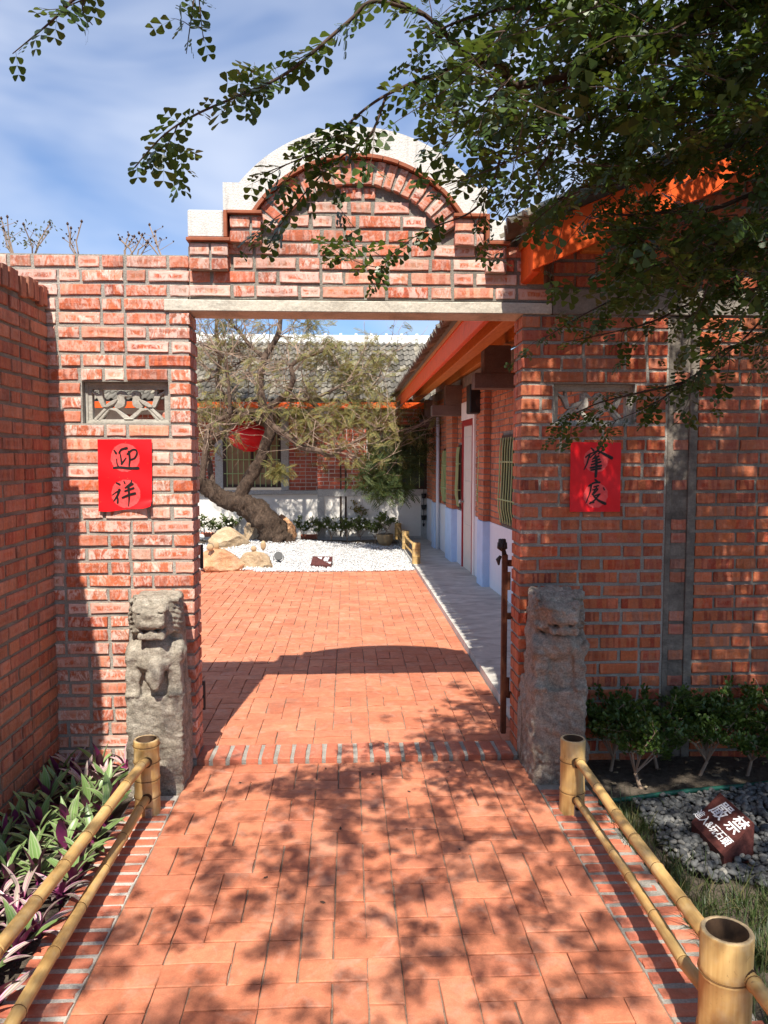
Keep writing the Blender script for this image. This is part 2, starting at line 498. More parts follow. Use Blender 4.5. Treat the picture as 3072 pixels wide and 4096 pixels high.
n.color(n.mix(0.5, n.ramp(r, [(0, (0.095, 0.085, 0.07)), (0.5, (0.155, 0.14, 0.115)), (0.85, (0.20, 0.18, 0.145)), (1, (0.30, 0.265, 0.20))]), n.ramp(n.noise(12, 4, 0.7, v), [(0.3, 0.28), (0.7, 0.72)]), 'OVERLAY'))
n.bump(n.noise(60, 3, 0.6, v), 0.4, 0.006); M['roof_tile'] = n.done(0.88)
M['ridge_white'] = m_plain('ridge_white', (0.76, 0.76, 0.73), 0.7, 0.08, 5)
M['white_wall'] = m_plain('white_wall', (0.78, 0.74, 0.68), 0.85, 0.06, 4, 0.3)
n = NT('granite'); v = n.coord()
n.color(n.ramp(n.noise(70, 3, 0.7, v), [(0.3, (0.27, 0.265, 0.25)), (0.5, (0.42, 0.41, 0.39)), (0.7, (0.54, 0.53, 0.50))])); M['granite'] = n.done(0.7)
n = NT('blue_dado'); v = n.coord((1, 1, 0.5))
n.color(n.mix(0.35, (0.66, 0.69, 0.74), n.ramp(n.noise(6, 5, 0.6, v, 0.5), [(0.35, (0.60, 0.64, 0.71)), (0.7, (0.74, 0.74, 0.76))]))); M['blue'] = n.done(0.75)
M['blue_strong'] = m_plain('blue_strong', (0.46, 0.60, 0.80), 0.7, 0.06)
M['door_white'] = m_plain('door_white', (0.66, 0.60, 0.52), 0.5, 0.05)
M['red_frame'] = m_plain('red_frame', (0.34, 0.012, 0.02), 0.4, 0.1)
M['brown_frame'] = m_plain('brown_frame', (0.045, 0.022, 0.016), 0.5, 0.2)
M['grille'] = m_plain('grille', (0.38, 0.46, 0.20), 0.45, 0.1)
M['bracket'] = m_concrete('bracket', (0.115, 0.085, 0.072), (0.19, 0.145, 0.125), 0.2)
M['black'] = m_plain('black', (0.012, 0.012, 0.013), 0.5, 0.2)
n = NT('window_glass'); n.color((0.05, 0.06, 0.05)); M['glass'] = n.done(0.06)
n = NT('window_blind'); n.color(n.ramp(n.noise(2, 2, 0.5, n.coord()), [(0.3, (0.30, 0.17, 0.085)), (0.7, (0.38, 0.23, 0.12))])); M['blind'] = n.done(0.25)
n = NT('window_green'); n.color(n.ramp(n.noise(2, 2, 0.5, n.coord()), [(0.3, (0.20, 0.30, 0.12)), (0.7, (0.30, 0.40, 0.18))])); M['glass_green'] = n.done(0.2)
M['steel'] = m_plain('steel', (0.42, 0.42, 0.40), 0.4, 0.2, 30, 0.1, 0.9)
n = NT('rusty_iron'); v = n.coord()
n.color(n.ramp(n.noise(14, 5, 0.7, v), [(0.3, (0.055, 0.020, 0.010)), (0.6, (0.13, 0.042, 0.018)), (0.8, (0.20, 0.07, 0.03))])); n.bump(n.noise(80, 3, 0.6, v), 0.4, 0.004); M['rust'] = n.done(0.75)
M['iron_dark'] = m_plain('iron_dark', (0.03, 0.022, 0.02), 0.6, 0.3)
n = NT('sign_metal'); v = n.coord()
n.color(n.ramp(n.noise(40, 4, 0.7, v), [(0.3, (0.045, 0.012, 0.010)), (0.7, (0.115, 0.034, 0.028))])); n.bump(n.noise(160, 3, 0.6, v), 0.4, 0.003); M['sign'] = n.done(0.6)
M['sign_white'] = m_plain('sign_white', (0.85, 0.85, 0.85), 0.6, 0.04)
M['lantern'] = m_plain('lantern', (0.78, 0.006, 0.008), 0.5, 0.08, 6, 0.05)
n = NT('ink'); n.color((0.012, 0.010, 0.010)); M['ink'] = n.done(0.55)

def m_stone(name, lo, mid, hi, dark, sc=9):
    n = NT(name); v = n.coord()
    col = n.ramp(n.noise(sc, 6, 0.7, v, 0.6), [(0.28, lo), (0.5, mid), (0.74, hi)])
    col = n.mix(n.math('MULTIPLY', n.ramp(n.noise(3.0, 4, 0.65, n.coord((1.6, 1.6, 0.7))), [(0.5, 0), (0.72, 1)]), 0.6), col, dark)
    lichen = n.ramp(n.noise(28, 4, 0.7, v), [(0.58, 0), (0.70, 1)])
    col = n.mix(n.math('MULTIPLY', lichen, 0.35), col, tuple(min(1, x * 1.5) for x in hi))
    n.color(n.mix(0.5, col, n.ramp(n.noise(120, 3, 0.65, v), [(0.3, 0.15), (0.7, 0.82)]), 'OVERLAY'))
    n.bump(n.mix(0.5, n.noise(34, 6, 0.75, n.coord((1, 1, 2.2)), 0.8), n.noise(150, 3, 0.6, v)), 0.75, 0.012)
    return n.done(0.93)
M['lion_pale'] = m_stone('lion_pale', (0.15, 0.13, 0.10), (0.31, 0.27, 0.215), (0.47, 0.425, 0.35), (0.075, 0.06, 0.045), 15)
M['lion_grey'] = m_stone('lion_grey', (0.16, 0.13, 0.105), (0.30, 0.25, 0.20), (0.43, 0.375, 0.31), (0.08, 0.06, 0.045), 16)
M['rock_tan'] = m_stone('rock_tan', (0.28, 0.17, 0.09), (0.46, 0.33, 0.20), (0.60, 0.50, 0.37), (0.20, 0.15, 0.10), 3)
M['rock_orange'] = m_stone('rock_orange', (0.33, 0.14, 0.06), (0.50, 0.27, 0.14), (0.62, 0.44, 0.28), (0.25, 0.16, 0.10), 3)
M['stone_round'] = m_plain('stone_round', (0.44, 0.31, 0.17), 0.7, 0.2, 12)

n = NT('bamboo'); vs = n.coord((22, 22, 1.2), 'Object', True); v = n.coord((1, 1, 1), 'Object', True)
col = n.ramp(n.noise(2.0, 4, 0.6, vs), [(0.3, (0.44, 0.255, 0.085)), (0.55, (0.57, 0.37, 0.14)), (0.75, (0.66, 0.47, 0.21))])
col = n.mix(n.math('MULTIPLY', n.ramp(n.noise(6, 4, 0.7, v), [(0.5, 0), (0.75, 1)]), 0.55), col, (0.36, 0.17, 0.05))
col = n.mix(n.math('MULTIPLY', n.ramp(n.noise(26, 5, 0.8, v, 1.5), [(0.62, 0), (0.68, 1)]), 0.65), col, (0.10, 0.05, 0.02))
col = n.mix(n.math('MULTIPLY', n.ramp(n.noise(11, 4, 0.7, v), [(0.5, 0), (0.7, 1)]), 0.3), col, (0.50, 0.44, 0.33))
n.color(col); n.bump(n.noise(3, 3, 0.6, vs), 0.3, 0.003); M['bamboo'] = n.done(0.66)
M['bamboo_ring'] = m_plain('bamboo_ring', (0.16, 0.085, 0.03), 0.7, 0.4, 40)
M['bamboo_in'] = m_plain('bamboo_in', (0.06, 0.03, 0.013), 0.8, 0.4, 20)
M['bamboo_cut'] = m_plain('bamboo_cut', (0.50, 0.36, 0.20), 0.8, 0.2, 60)

def m_leaf(name, pal, trans=0.35, rough=0.45, transcol=None):
    n = NT(name)
    r = n.rnd(); k = len(pal)
    c = n.ramp(r, [(i / (k - 1), q) for i, q in enumerate(pal)])
    n.color(c); n.rough(rough)
    tr = n.node('ShaderNodeBsdfTranslucent')
    if transcol: tr.inputs[0].default_value = (*transcol, 1)
    else: n.L(n.mix(0.5, c, (0.16, 0.22, 0.02)), tr.inputs[0])
    mx = n.node('ShaderNodeMixShader'); mx.inputs[0].default_value = trans
    n.L(n.b.outputs[0], mx.inputs[1]); n.L(tr.outputs[0], mx.inputs[2]); n.L(mx.outputs[0], n.out.inputs['Surface'])
    return n.mat
M['leaf_tree'] = m_leaf('leaf_tree', [(0.032, 0.062, 0.014), (0.045, 0.082, 0.018), (0.026, 0.050, 0.014), (0.06, 0.10, 0.02), (0.038, 0.07, 0.018), (0.11, 0.17, 0.03), (0.03, 0.055, 0.014)], 0.32, 0.36)
M['leaf_olive'] = m_leaf('leaf_olive', [(0.16, 0.17, 0.05), (0.25, 0.22, 0.07), (0.13, 0.16, 0.05), (0.34, 0.25, 0.08), (0.20, 0.17, 0.055)], 0.3, 0.6, (0.24, 0.19, 0.05))
M['leaf_deep'] = m_leaf('leaf_deep', [(0.045, 0.075, 0.025), (0.06, 0.095, 0.03), (0.10, 0.11, 0.03), (0.05, 0.08, 0.028)], 0.3, 0.6)
M['leaf_shrub'] = m_leaf('leaf_shrub', [(0.045, 0.09, 0.018), (0.075, 0.13, 0.025), (0.035, 0.07, 0.016), (0.10, 0.15, 0.03), (0.05, 0.10, 0.02)], 0.3, 0.35)
M['leaf_hedge'] = m_leaf('leaf_hedge', [(0.10, 0.15, 0.04), (0.16, 0.20, 0.055), (0.08, 0.125, 0.03), (0.20, 0.22, 0.08)], 0.3, 0.4)
M['leaf_weed'] = m_leaf('leaf_weed', [(0.10, 0.12, 0.06), (0.14, 0.15, 0.08)], 0.3, 0.6)
M['grass'] = m_leaf('grass', [(0.030, 0.055, 0.015), (0.055, 0.085, 0.022), (0.025, 0.045, 0.014), (0.085, 0.11, 0.035), (0.20, 0.16, 0.08)], 0.3, 0.45)
M['petal'] = m_plain('petal', (0.80, 0.78, 0.70), 0.7, 0.05)
def m_rhoeo(name, edge, pale, green, amount, basecol):
    n = NT(name)
    tc = n.node('ShaderNodeUVMap'); sep = n.node('ShaderNodeSeparateXYZ'); n.L(tc.outputs[0], sep.inputs[0])
    g2 = tuple(x * 1.25 for x in green)
    st = n.ramp(sep.outputs[0], [(0.0, edge), (0.06, edge), (0.09, pale), (0.17, g2), (0.27, green), (0.33, pale), (0.40, g2), (0.50, green), (0.60, g2), (0.66, pale), (0.74, green), (0.84, g2), (0.91, pale), (0.94, edge), (1.0, edge)])
    oi = n.node('ShaderNodeObjectInfo')
    plain = n.ramp(oi.outputs['Random'], [(0, green), (0.5, g2), (1, tuple(x * 1.6 for x in green))])
    col = n.mix(n.math('MULTIPLY', n.ramp(oi.outputs['Random'], [(0.1, 0.4), (0.8, 1.0)]), amount), plain, st)
    col = n.mix(n.ramp(sep.outputs[1], [(0.0, 1), (0.26, 0)]), col, basecol)
    n.color(col); n.bump(n.noise(1.0, 2, 0.5, n.coord((6, 160, 6))), 0.1, 0.002)
    return n.done(0.36)
M['rhoeo_green'] = m_rhoeo('rhoeo_green', (0.30, 0.20, 0.22), (0.36, 0.40, 0.24), (0.125, 0.205, 0.06), 0.6, (0.22, 0.22, 0.10))
M['rhoeo_pink'] = m_rhoeo('rhoeo_pink', (0.62, 0.20, 0.38), (0.70, 0.52, 0.54), (0.26, 0.22, 0.17), 1.0, (0.55, 0.05, 0.28))
M['rhoeo_under'] = m_plain('rhoeo_under', (0.20, 0.03, 0.11), 0.35, 0.25, 10, 0)
n = NT('bark'); v = n.coord((1, 1, 0.6))
n.color(n.ramp(n.noise(16, 6, 0.75, v, 0.8), [(0.3, (0.055, 0.035, 0.024)), (0.55, (0.155, 0.105, 0.075)), (0.75, (0.27, 0.20, 0.15))]))
n.bump(n.noise(20, 6, 0.75, v, 0.6), 0.95, 0.04); M['bark'] = n.done(0.92)
n = NT('bark_trunk'); v = n.coord((1, 1, 0.5))
n.color(n.ramp(n.noise(13, 6, 0.78, v, 1.2), [(0.3, (0.022, 0.014, 0.009)), (0.5, (0.085, 0.054, 0.036)), (0.68, (0.17, 0.115, 0.08)), (0.8, (0.25, 0.18, 0.13))]))
n.bump(n.noise(15, 6, 0.78, v, 1.0), 1.0, 0.07); M['bark_trunk'] = n.done(0.95)
M['bark_dark'] = m_plain('bark_dark', (0.07, 0.042, 0.03), 0.85, 0.35, 20, 0.5)
M['twig'] = m_plain('twig', (0.30, 0.215, 0.155), 0.85, 0.3, 10, 0)
M['twig_green'] = m_plain('twig_green', (0.17, 0.13, 0.065), 0.8, 0.3, 10, 0)
n = NT('pebble'); r = n.rnd()
n.color(n.mix(0.3, n.ramp(r, [(0, (0.05, 0.052, 0.053)), (0.5, (0.088, 0.09, 0.09)), (0.85, (0.13, 0.13, 0.125)), (1, (0.25, 0.235, 0.205))]), n.ramp(n.noise(60, 3, 0.6, n.coord()), [(0.3, 0.35), (0.7, 0.65)]), 'OVERLAY')); M['pebble'] = n.done(0.75)
n = NT('white_gravel'); r = n.rnd()
n.color(n.ramp(r, [(0, (0.42, 0.42, 0.41)), (0.5, (0.64, 0.63, 0.62)), (1, (0.80, 0.79, 0.77))])); M['gravel_white'] = n.done(0.85)
n = NT('gravel_bed'); v = n.coord()
n.color(n.ramp(n.voro(38, v, out='Distance'), [(0.0, (0.70, 0.69, 0.68)), (0.6, (0.42, 0.41, 0.40))])); n.bump(n.voro(38, v), 0.8, 0.03); M['gravel_bed'] = n.done(0.9)
M['hose'] = m_plain('hose', (0.012, 0.07, 0.05), 0.35, 0.15)
M['terracotta'] = m_plain('terracotta', (0.36, 0.25, 0.13), 0.8, 0.2)
def m_paper(name, c0, c1, rad):
    n = NT(name); tc = n.node('ShaderNodeTexCoord')
    def disc(c):
        sub = n.node('ShaderNodeVectorMath', operation='SUBTRACT'); sub.inputs[1].default_value = (c[0], 0, c[1])
        mul = n.node('ShaderNodeVectorMath', operation='MULTIPLY'); mul.inputs[1].default_value = (1, 0, 1)
        ln = n.node('ShaderNodeVectorMath', operation='LENGTH')
        n.L(tc.outputs['Object'], sub.inputs[0]); n.L(sub.outputs[0], mul.inputs[0]); n.L(mul.outputs[0], ln.inputs[0])
        return n.math('LESS_THAN', ln.outputs['Value'], n.math('ADD', rad, n.math('MULTIPLY', n.math('SUBTRACT', n.noise(60, 2, 0.6, tc.outputs['Object']), 0.5), 0.012)))
    f = n.math('MAXIMUM', disc(c0), disc(c1))
    mott = n.ramp(n.noise(70, 3, 0.6, tc.outputs['Object']), [(0.3, 0.55), (0.7, 1.0)])
    col = n.mix(n.math('MULTIPLY', f, n.math('MULTIPLY', mott, 0.62)), (0.80, 0.004, 0.010), (0.86, 0.17, 0.16))
    fleck = n.ramp(n.voro(48, tc.outputs['Object']), [(0.0, 1), (0.13, 0)])
    col = n.mix(n.math('MULTIPLY', fleck, n.ramp(n.noise(14, 2, 0.5, tc.outputs['Object']), [(0.5, 0), (0.62, 0.8)])), col, (0.90, 0.30, 0.12))
    n.color(col)
    return n.done(0.5)
# ------------------------------------------------------------------ bricks
_bm_cache = {}
def brick_mesh(L, H, D, mat, variant=0, ch=0.0025):
    L, H, D = round(L / 0.004) * 0.004, round(H, 3), round(D, 3)
    key = (L, H, D, mat.name, variant, ch)
    if key in _bm_cache: return _bm_cache[key]
    rg = random.Random(hash((round(L * 1000), round(H * 1000), variant)) & 0xffff)
    ring = [(-1, -1), (0, -1), (1, -1), (1, 0), (1, 1), (0, 1), (-1, 1), (-1, 0)]
    front, mid, back = [], [], []
    for a, b in ring:
        j = lambda s: rg.uniform(-s, s)
        front.append((a * (L / 2 - ch * 1.3) + j(ch * .5 + .0012), -j(0.0015), b * (H / 2 - ch * 1.3) + j(ch * .5 + .0012)))
        mid.append((a * L / 2 + j(ch * .4 + .0014), ch + j(ch * .3), b * H / 2 + j(ch * .4 + .0014)))
        back.append((a * L / 2, D, b * H / 2))
    v = front + mid + back
    f = [tuple(range(8))]
    for k in range(8):
        q = (k + 1) % 8
        f.append((k, k + 8, q + 8, q)); f.append((k + 8, k + 16, q + 16, q + 8))
    me = new_mesh('brick', v, f, mat)
    ul = me.uv_layers.new(name='UVMap')
    uvs = []
    for q in f:
        for i in q: uvs += [v[i][0] / L + .5, v[i][2] / H + .5] if (len(q) == 8 or max(q) < 16) else [0.0, 0.0]
    ul.data.foreach_set('uv', uvs)
    _bm_cache[key] = me
    return me

def fill_row(a, b, rg, first, S, Hd, joint, from_right=False):
    """cut one course of stretchers and headers into [a, b]; yields (x centre, length)"""
    out, x, kind = [], 0.0, first
    W = b - a
    while x < W - 0.02:
        L = (S if kind == 'S' else Hd) + rg.uniform(-0.006, 0.006)
        rem = W - x
        if rem < L + joint + 0.035:
            L = rem
            if L > S + 0.03:
                h = (L - joint) / 2
                out.append((x + h / 2, h)); x += h + joint; L = h
        out.append((x + L / 2, L))
        x += L + joint * rg.uniform(0.85, 1.2)
        if rg.random() < 0.85: kind = 'H' if kind == 'S' else 'S'
        elif rg.random() < 0.6: kind = 'H'
    if from_right: out = [(W - c, L) for c, L in out]
    return [(a + c, L) for c, L in out]

def lay(parent, mat, rows, intervals, bh, depth, seed, y=0.0, S=0.203, Hd=0.096, joint=0.017, from_right=False,
        limit=300, near=None, jit=1.0, name='brick', ch=0.0025):
    """one object for every brick; past the limit the rest become one joined part"""
    rg = random.Random(seed)
    items = []
    for ri, z in enumerate(rows):
        for (a, b) in intervals(z, z + bh):
            if b - a < 0.02: continue
            for c, L in fill_row(a, b, rg, 'S' if (ri % 2 == 0) else 'H', S, Hd, joint, from_right):
                items.append((c, z + bh / 2 + rg.uniform(-.0012, .0012) * jit, L, y + rg.uniform(-.0035, .003) * jit,
                              rg.uniform(-.006, .006) * jit, rg.uniform(-.005, .005) * jit, rg.randrange(4)))
    if near: items.sort(key=near)
    for c, zc, L, yy, r1, r2, vr in items[:limit]:
        link(name, brick_mesh(L, bh, depth, mat, vr, ch), parent, (c, yy, zc), (0, r2, r1))
    if len(items) > limit:
        mb = MB()
        for c, zc, L, yy, r1, r2, vr in items[limit:]:
            me = brick_mesh(L, bh, depth, mat, vr, ch)
            mb.add([(p.co.x + c, p.co.y + yy, p.co.z + zc) for p in me.vertices], [list(q.vertices) for q in me.polygons])
        mb.build('bricks_beyond', mat, parent, kind='stuff')
    return items

def slab(xs, zs, solid, y0, y1):
    """wall core with openings: grid cells that are solid, outer faces only"""
    mb = MB()
    nx, nz = len(xs) - 1, len(zs) - 1
    S = lambda i, j: 0 <= i < nx and 0 <= j < nz and solid((xs[i] + xs[i + 1]) / 2, (zs[j] + zs[j + 1]) / 2)
    for i in range(nx):
        for j in range(nz):
            if not S(i, j): continue
            a, b, c, d = xs[i], xs[i + 1], zs[j], zs[j + 1]
            mb.add([(a, y0, c), (b, y0, c), (b, y0, d), (a, y0, d)], [(0, 1, 2, 3)])
            mb.add([(a, y1, c), (b, y1, c), (b, y1, d), (a, y1, d)], [(3, 2, 1, 0)])
            if not S(i - 1, j): mb.add([(a, y0, c), (a, y1, c), (a, y1, d), (a, y0, d)], [(3, 2, 1, 0)])
            if not S(i + 1, j): mb.add([(b, y0, c), (b, y1, c), (b, y1, d), (b, y0, d)], [(0, 1, 2, 3)])
            if not S(i, j - 1): mb.add([(a, y0, c), (b, y0, c), (b, y1, c), (a, y1, c)], [(3, 2, 1, 0)])
            if not S(i, j + 1): mb.add([(a, y0, d), (b, y0, d), (b, y1, d), (a, y1, d)], [(0, 1, 2, 3)])
    return mb

def cut(iv, holes):
    def f(z0, z1):
        segs = list(iv(z0, z1))
        for (x0, x1, h0, h1) in holes:
            if z1 > h0 + 0.012 and z0 < h1 - 0.012:
                ns = []
                for a, b in segs:
                    if x1 <= a or x0 >= b: ns.append((a, b)); continue
                    if a < x0: ns.append((a, x0))
                    if b > x1: ns.append((x1, b))
                segs = ns
        return segs
    return f

# ------------------------------------------------------------------ ground
GY = 4.0                      # front face of the gate wall
XL, XR = -0.798, 0.905        # gate opening
PITCHZ, BH = 0.0705, 0.0535    # brick course
Z0 = 0.088 - 2 * PITCHZ + 0.0073
def rowz(k): return 0.0953 + k * PITCHZ      # bottom of brick in course k (k = -2 is below ground)
VENT_Z0, VENT_Z1 = 0.088 + 24 * PITCHZ, 0.088 + 27 * PITCHZ
LINT_Z0 = 0.088 + 32 * PITCHZ
TOP_L = 0.088 + 36 * PITCHZ

g = MB(); g.add([(-300, -300, -0.06), (300, -300, -0.06), (300, 600, -0.06), (-300, 600, -0.06)], [(0, 1, 2, 3)])
tag(g.build('ground', M['soil']), kind='structure')

def paving(root, x0, x1, y0, y1, z, cell, seed, limit, keep=lambda x, y: True, key=None):
    rg = random.Random(seed)
    nx, ny = int(round((x1 - x0) / cell)), int(round((y1 - y0) / cell))
    cx = (x1 - x0) / nx
    occ = {}
    items = []
    for j in range(ny):
        for i in range(nx):
            if (i, j) in occ: continue
            canH = i + 1 < nx and (i + 1, j) not in occ
            canV = j + 1 < ny
            lefts = occ.get((i - 1, j)); below = occ.get((i, j - 1))
            p = 0.72
            if lefts == ('V', j): p = 0.45
            if below and below[0] == 'V': p = max(p, 0.86)
            if lefts == ('V', j) and occ.get((i - 2, j)) == ('V', j): p = 0.9
            if below and below[0] == 'H' and occ.get((i + 1, j - 1)) == below and occ.get((i, j - 2)) and occ.get((i, j - 2))[0] == 'H': p *= .6
            o = 'H' if (canH and (not canV or rg.random() < p)) else ('V' if canV else '1')
            cells = [(i, j), (i + 1, j)] if o == 'H' else ([(i, j), (i, j + 1)] if o == 'V' else [(i, j)])
            for c in cells: occ[c] = (o, j)
            w = 2 * cx if o == 'H' else cx
            h = 2 * cell if o == 'V' else cell
            X, Y = x0 + i * cx + w / 2, y0 + j * cell + h / 2
            if keep(X, Y): items.append((X, Y, o, w, h))
    items.sort(key=key or (lambda q: q[1]))
    gap = 0.0058
    for X, Y, o, w, h in items[:limit]:
        L, H = (w, h) if o != 'V' else (h, w)
        me = brick_mesh(L - gap, H - gap, 0.05, M['paver'], rg.randrange(4), 0.0022)
        link('paving_brick', me, root, (X + rg.uniform(-.0012, .0012), Y + rg.uniform(-.0012, .0012), z + rg.uniform(-.0016, .0016)),
             (R(-90) + rg.uniform(-.006, .006), rg.uniform(-.006, .006), (R(90) if o == 'V' else 0) + rg.uniform(-.005, .005)))
    rest = items[limit:]
    if rest:
        mb = MB()
        for X, Y, o, w, h in rest:
            b, zz = 0.003, z + rg.uniform(-.0015, .0015)
            a0, a1, b0, b1 = X - w / 2 + gap / 2, X + w / 2 - gap / 2, Y - h / 2 + gap / 2, Y + h / 2 - gap / 2
            v = [(a0 + b, b0 + b, zz), (a1 - b, b0 + b, zz), (a1 - b, b1 - b, zz), (a0 + b, b1 - b, zz), (a0, b0, zz - b), (a1, b0, zz - b), (a1, b1, zz - b), (a0, b1, zz - b),
                 (a0, b0, zz - .04), (a1, b0, zz - .04), (a1, b1, zz - .04), (a0, b1, zz - .04)]
            f = [(0, 1, 2, 3)] + [(k, k + 4, (k + 1) % 4 + 4, (k + 1) % 4) for k in range(4)] + [(k + 4, k + 8, (k + 1) % 4 + 8, (k + 1) % 4 + 4) for k in range(4)]
            mb.add(v, [q[::-1] if False else q for q in f])
        mb.build('paving_bricks_beyond', M['paver'], root, kind='stuff')

# path in front of the gate
path = bpy.data.objects.new('path', MB().box(-0.82, 0.935, -4.0, 3.965, -0.05, -0.009).mesh('path', M['joint'])); COL.objects.link(path)
tag(path, 'herringbone-like terracotta brick path leading through the gate', kind='structure')
paving(path, -0.806, 0.922, -2.0, 3.96, 0.0, 0.1065, 11, 300, key=lambda q: -q[1])
# courtyard
court = bpy.data.objects.new('courtyard', MB().box(-7.0, 0.99, 4.19, 12.2, -0.05, 0.007).mesh('courtyard', M['joint'])); COL.objects.link(court)
tag(court, 'sunlit terracotta brick courtyard behind the gate', kind='structure')
GRAVEL_Y = lambda x: 10.75 + 0.10 * (x + 0.5) ** 2 * 0.35 + (0.15 if x < -1.3 else 0)
paving(court, -5.2, 0.975, 4.2, 11.4, 0.016, 0.1065, 5, 300, keep=lambda x, y: y < GRAVEL_Y(x) + 0.1, key=lambda q: q[1] + (30 if q[0] < -0.24 * q[1] or q[0] > 0.99 else 0))
# corridor floor
corr = MB(); corr.add([(0.985, 4.2, 0.07), (2.2, 4.2, 0.07), (2.0, 16, 0.07), (0.94, 16, 0.07), (0.985, 4.2, -0.05), (2.2, 4.2, -0.05), (2.0, 16, -0.05), (0.94, 16, -0.05)],
                      [(0, 1, 2, 3), (0, 4, 5, 1), (3, 7, 4, 0)])
tag(corr.build('corridor_floor', M['concrete_floor']), kind='structure')

# brick edging of the path, two rows set on edge
def edging(name, label, x0, x1, ya, yb, seed, ext=0.0):
    root = MB().box(x0, x1 + (ext if ext > 0 else 0), ya - 0.03, yb, -0.05, -0.0075).build(name, M['mortar' if ext > 0 else 'mortar_edge'])
    tag(root, label, kind='structure')
    rg = random.Random(seed); y = ya
    while y < yb - 0.06:
        w = 0.050 + rg.uniform(-.003, .003)
        a, b = x0 + 0.003 + rg.uniform(-.004, .004), x1 - rg.uniform(0.0, .008)
        me = brick_mesh(b - a, w, 0.05, M['edging'], rg.randrange(4), 0.004)
        link('edging_brick', me, root, ((a + b) / 2, y + w / 2, -0.002 + rg.uniform(-.003, .003)), (R(-90), 0, rg.uniform(-.02, .02)))
        if ext > 0:
            c, d = b + 0.013, x1 + ext + rg.uniform(-.02, .015)
            link('edging_brick', brick_mesh(d - c, w, 0.05, M['edging'], rg.randrange(4), 0.004), root, ((c + d) / 2, y + w / 2 + rg.uniform(-.008, .008), -0.004 + rg.uniform(-.004, .003)), (R(-90), 0, rg.uniform(-.03, .03)))
        y += w + 0.0205
edging('left_path_edging', 'row of edging bricks along the path beside the purple striped plants', -1.025, -0.812, 0.6, 3.62, 21)
edging('right_path_edging', 'double row of edging bricks along the path beside the lawn', 0.928, 1.085, 0.6, 3.66, 22, 0.085)

# threshold of bricks on edge
th = MB().box(XL - 0.02, XR + 0.02, GY - 0.02, GY + 0.19, -0.05, 0.018).build('gate_threshold', M['mortar'])
tag(th, 'raised row of bricks on edge set across the gate opening', 'threshold')
rg = random.Random(3); x = XL + 0.005; k = 0
while x < XR - 0.05:
    w = min(0.062 + rg.uniform(-.003, .003), XR - x)
    link('brick', brick_mesh(0.20, w, 0.055, M['edging'], rg.randrange(4), 0.004), th, (x + w / 2, GY + 0.075, 0.028 + rg.uniform(-.002, .002)), (R(-90), 0, R(90) + rg.uniform(-.01, .01)))
    x += w + 0.0225

# soil of the beds
def soil_sheet(name, x0, x1, y0, y1, z, amp, seed, res=0.05, label=None):
    nx, ny = max(2, int((x1 - x0) / res)), max(2, int((y1 - y0) / res))
    X, Y = np.meshgrid(np.linspace(x0, x1, nx), np.linspace(y0, y1, ny), indexing='ij')
    P = np.stack([X * 4, Y * 4, X * 0 + seed], -1)
    Z = z + amp * (vnoise(P, seed) + 0.5 * vnoise(P * 2.7, seed + 1))
    v = np.stack([X, Y, Z], -1).reshape(-1, 3)
    f = [(i * ny + j, (i + 1) * ny + j, (i + 1) * ny + j + 1, i * ny + j + 1) for i in range(nx - 1) for j in range(ny - 1)]
    o = link(name, new_mesh(name, v, f, M['soil'], True)); tag(o, label, kind='structure')
soil_sheet('left_flower_bed', -1.53, -1.02, -3.0, 4.02, -0.018, 0.012, 1)
soil_sheet('right_flower_bed', 1.15, 7.0, -3.0, 4.02, -0.022, 0.012, 2, 0.07)
soil_sheet('back_flower_bed', -6.0, 0.9, 14.0, 14.9, 0.05, 0.02, 3, 0.1)

# ------------------------------------------------------------------ gate wall, left
WT = 0.19
def vent_hole(x0, x1): return (x0, x1, VENT_Z0, VENT_Z1)
VL = (-1.345, -0.912); VR = (1.078, 1.511)
rec = 0.008
wl = thing('gate_wall', 'sunlit brick wall with bird vent and paper reading 迎祥', 'brick wall', (XL, GY, 0))
x0 = -1.75 - XL
xs = [x0, VL[0] - XL, VL[1] - XL, -rec]; zs = [-0.05, VENT_Z0, VENT_Z1, TOP_L - 0.001]
sl = slab(xs, zs, lambda x, z: not (xs[1] < x < xs[2] and VENT_Z0 < z < VENT_Z1), rec, WT - rec)
sl.build('mortar_core', M['mortar'], wl)
rows_l = [rowz(k) for k in range(-2, 36)]
hl = (VL[0] - XL - 0.008, VL[1] - XL + 0.008, VENT_Z0 + 0.004, VENT_Z1 - 0.004)
def iv_left(z0, z1):
    if z0 > rowz(31.5) : return [(x0, -0.12 if z0 < rowz(32.5) else 0.0)]
    return [(x0, 0.0)]
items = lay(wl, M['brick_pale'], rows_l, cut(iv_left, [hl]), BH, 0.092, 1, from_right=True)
rg = random.Random(77)
for k in range(-2, 32):      # back wythe, seen in the jamb
    link('brick', brick_mesh(0.2, BH, 0.085, M['brick_pale'], rg.randrange(4)), wl, (-0.1 + rg.uniform(-.003, .003), 0.103, rowz(k) + BH / 2), (0, 0, 0))

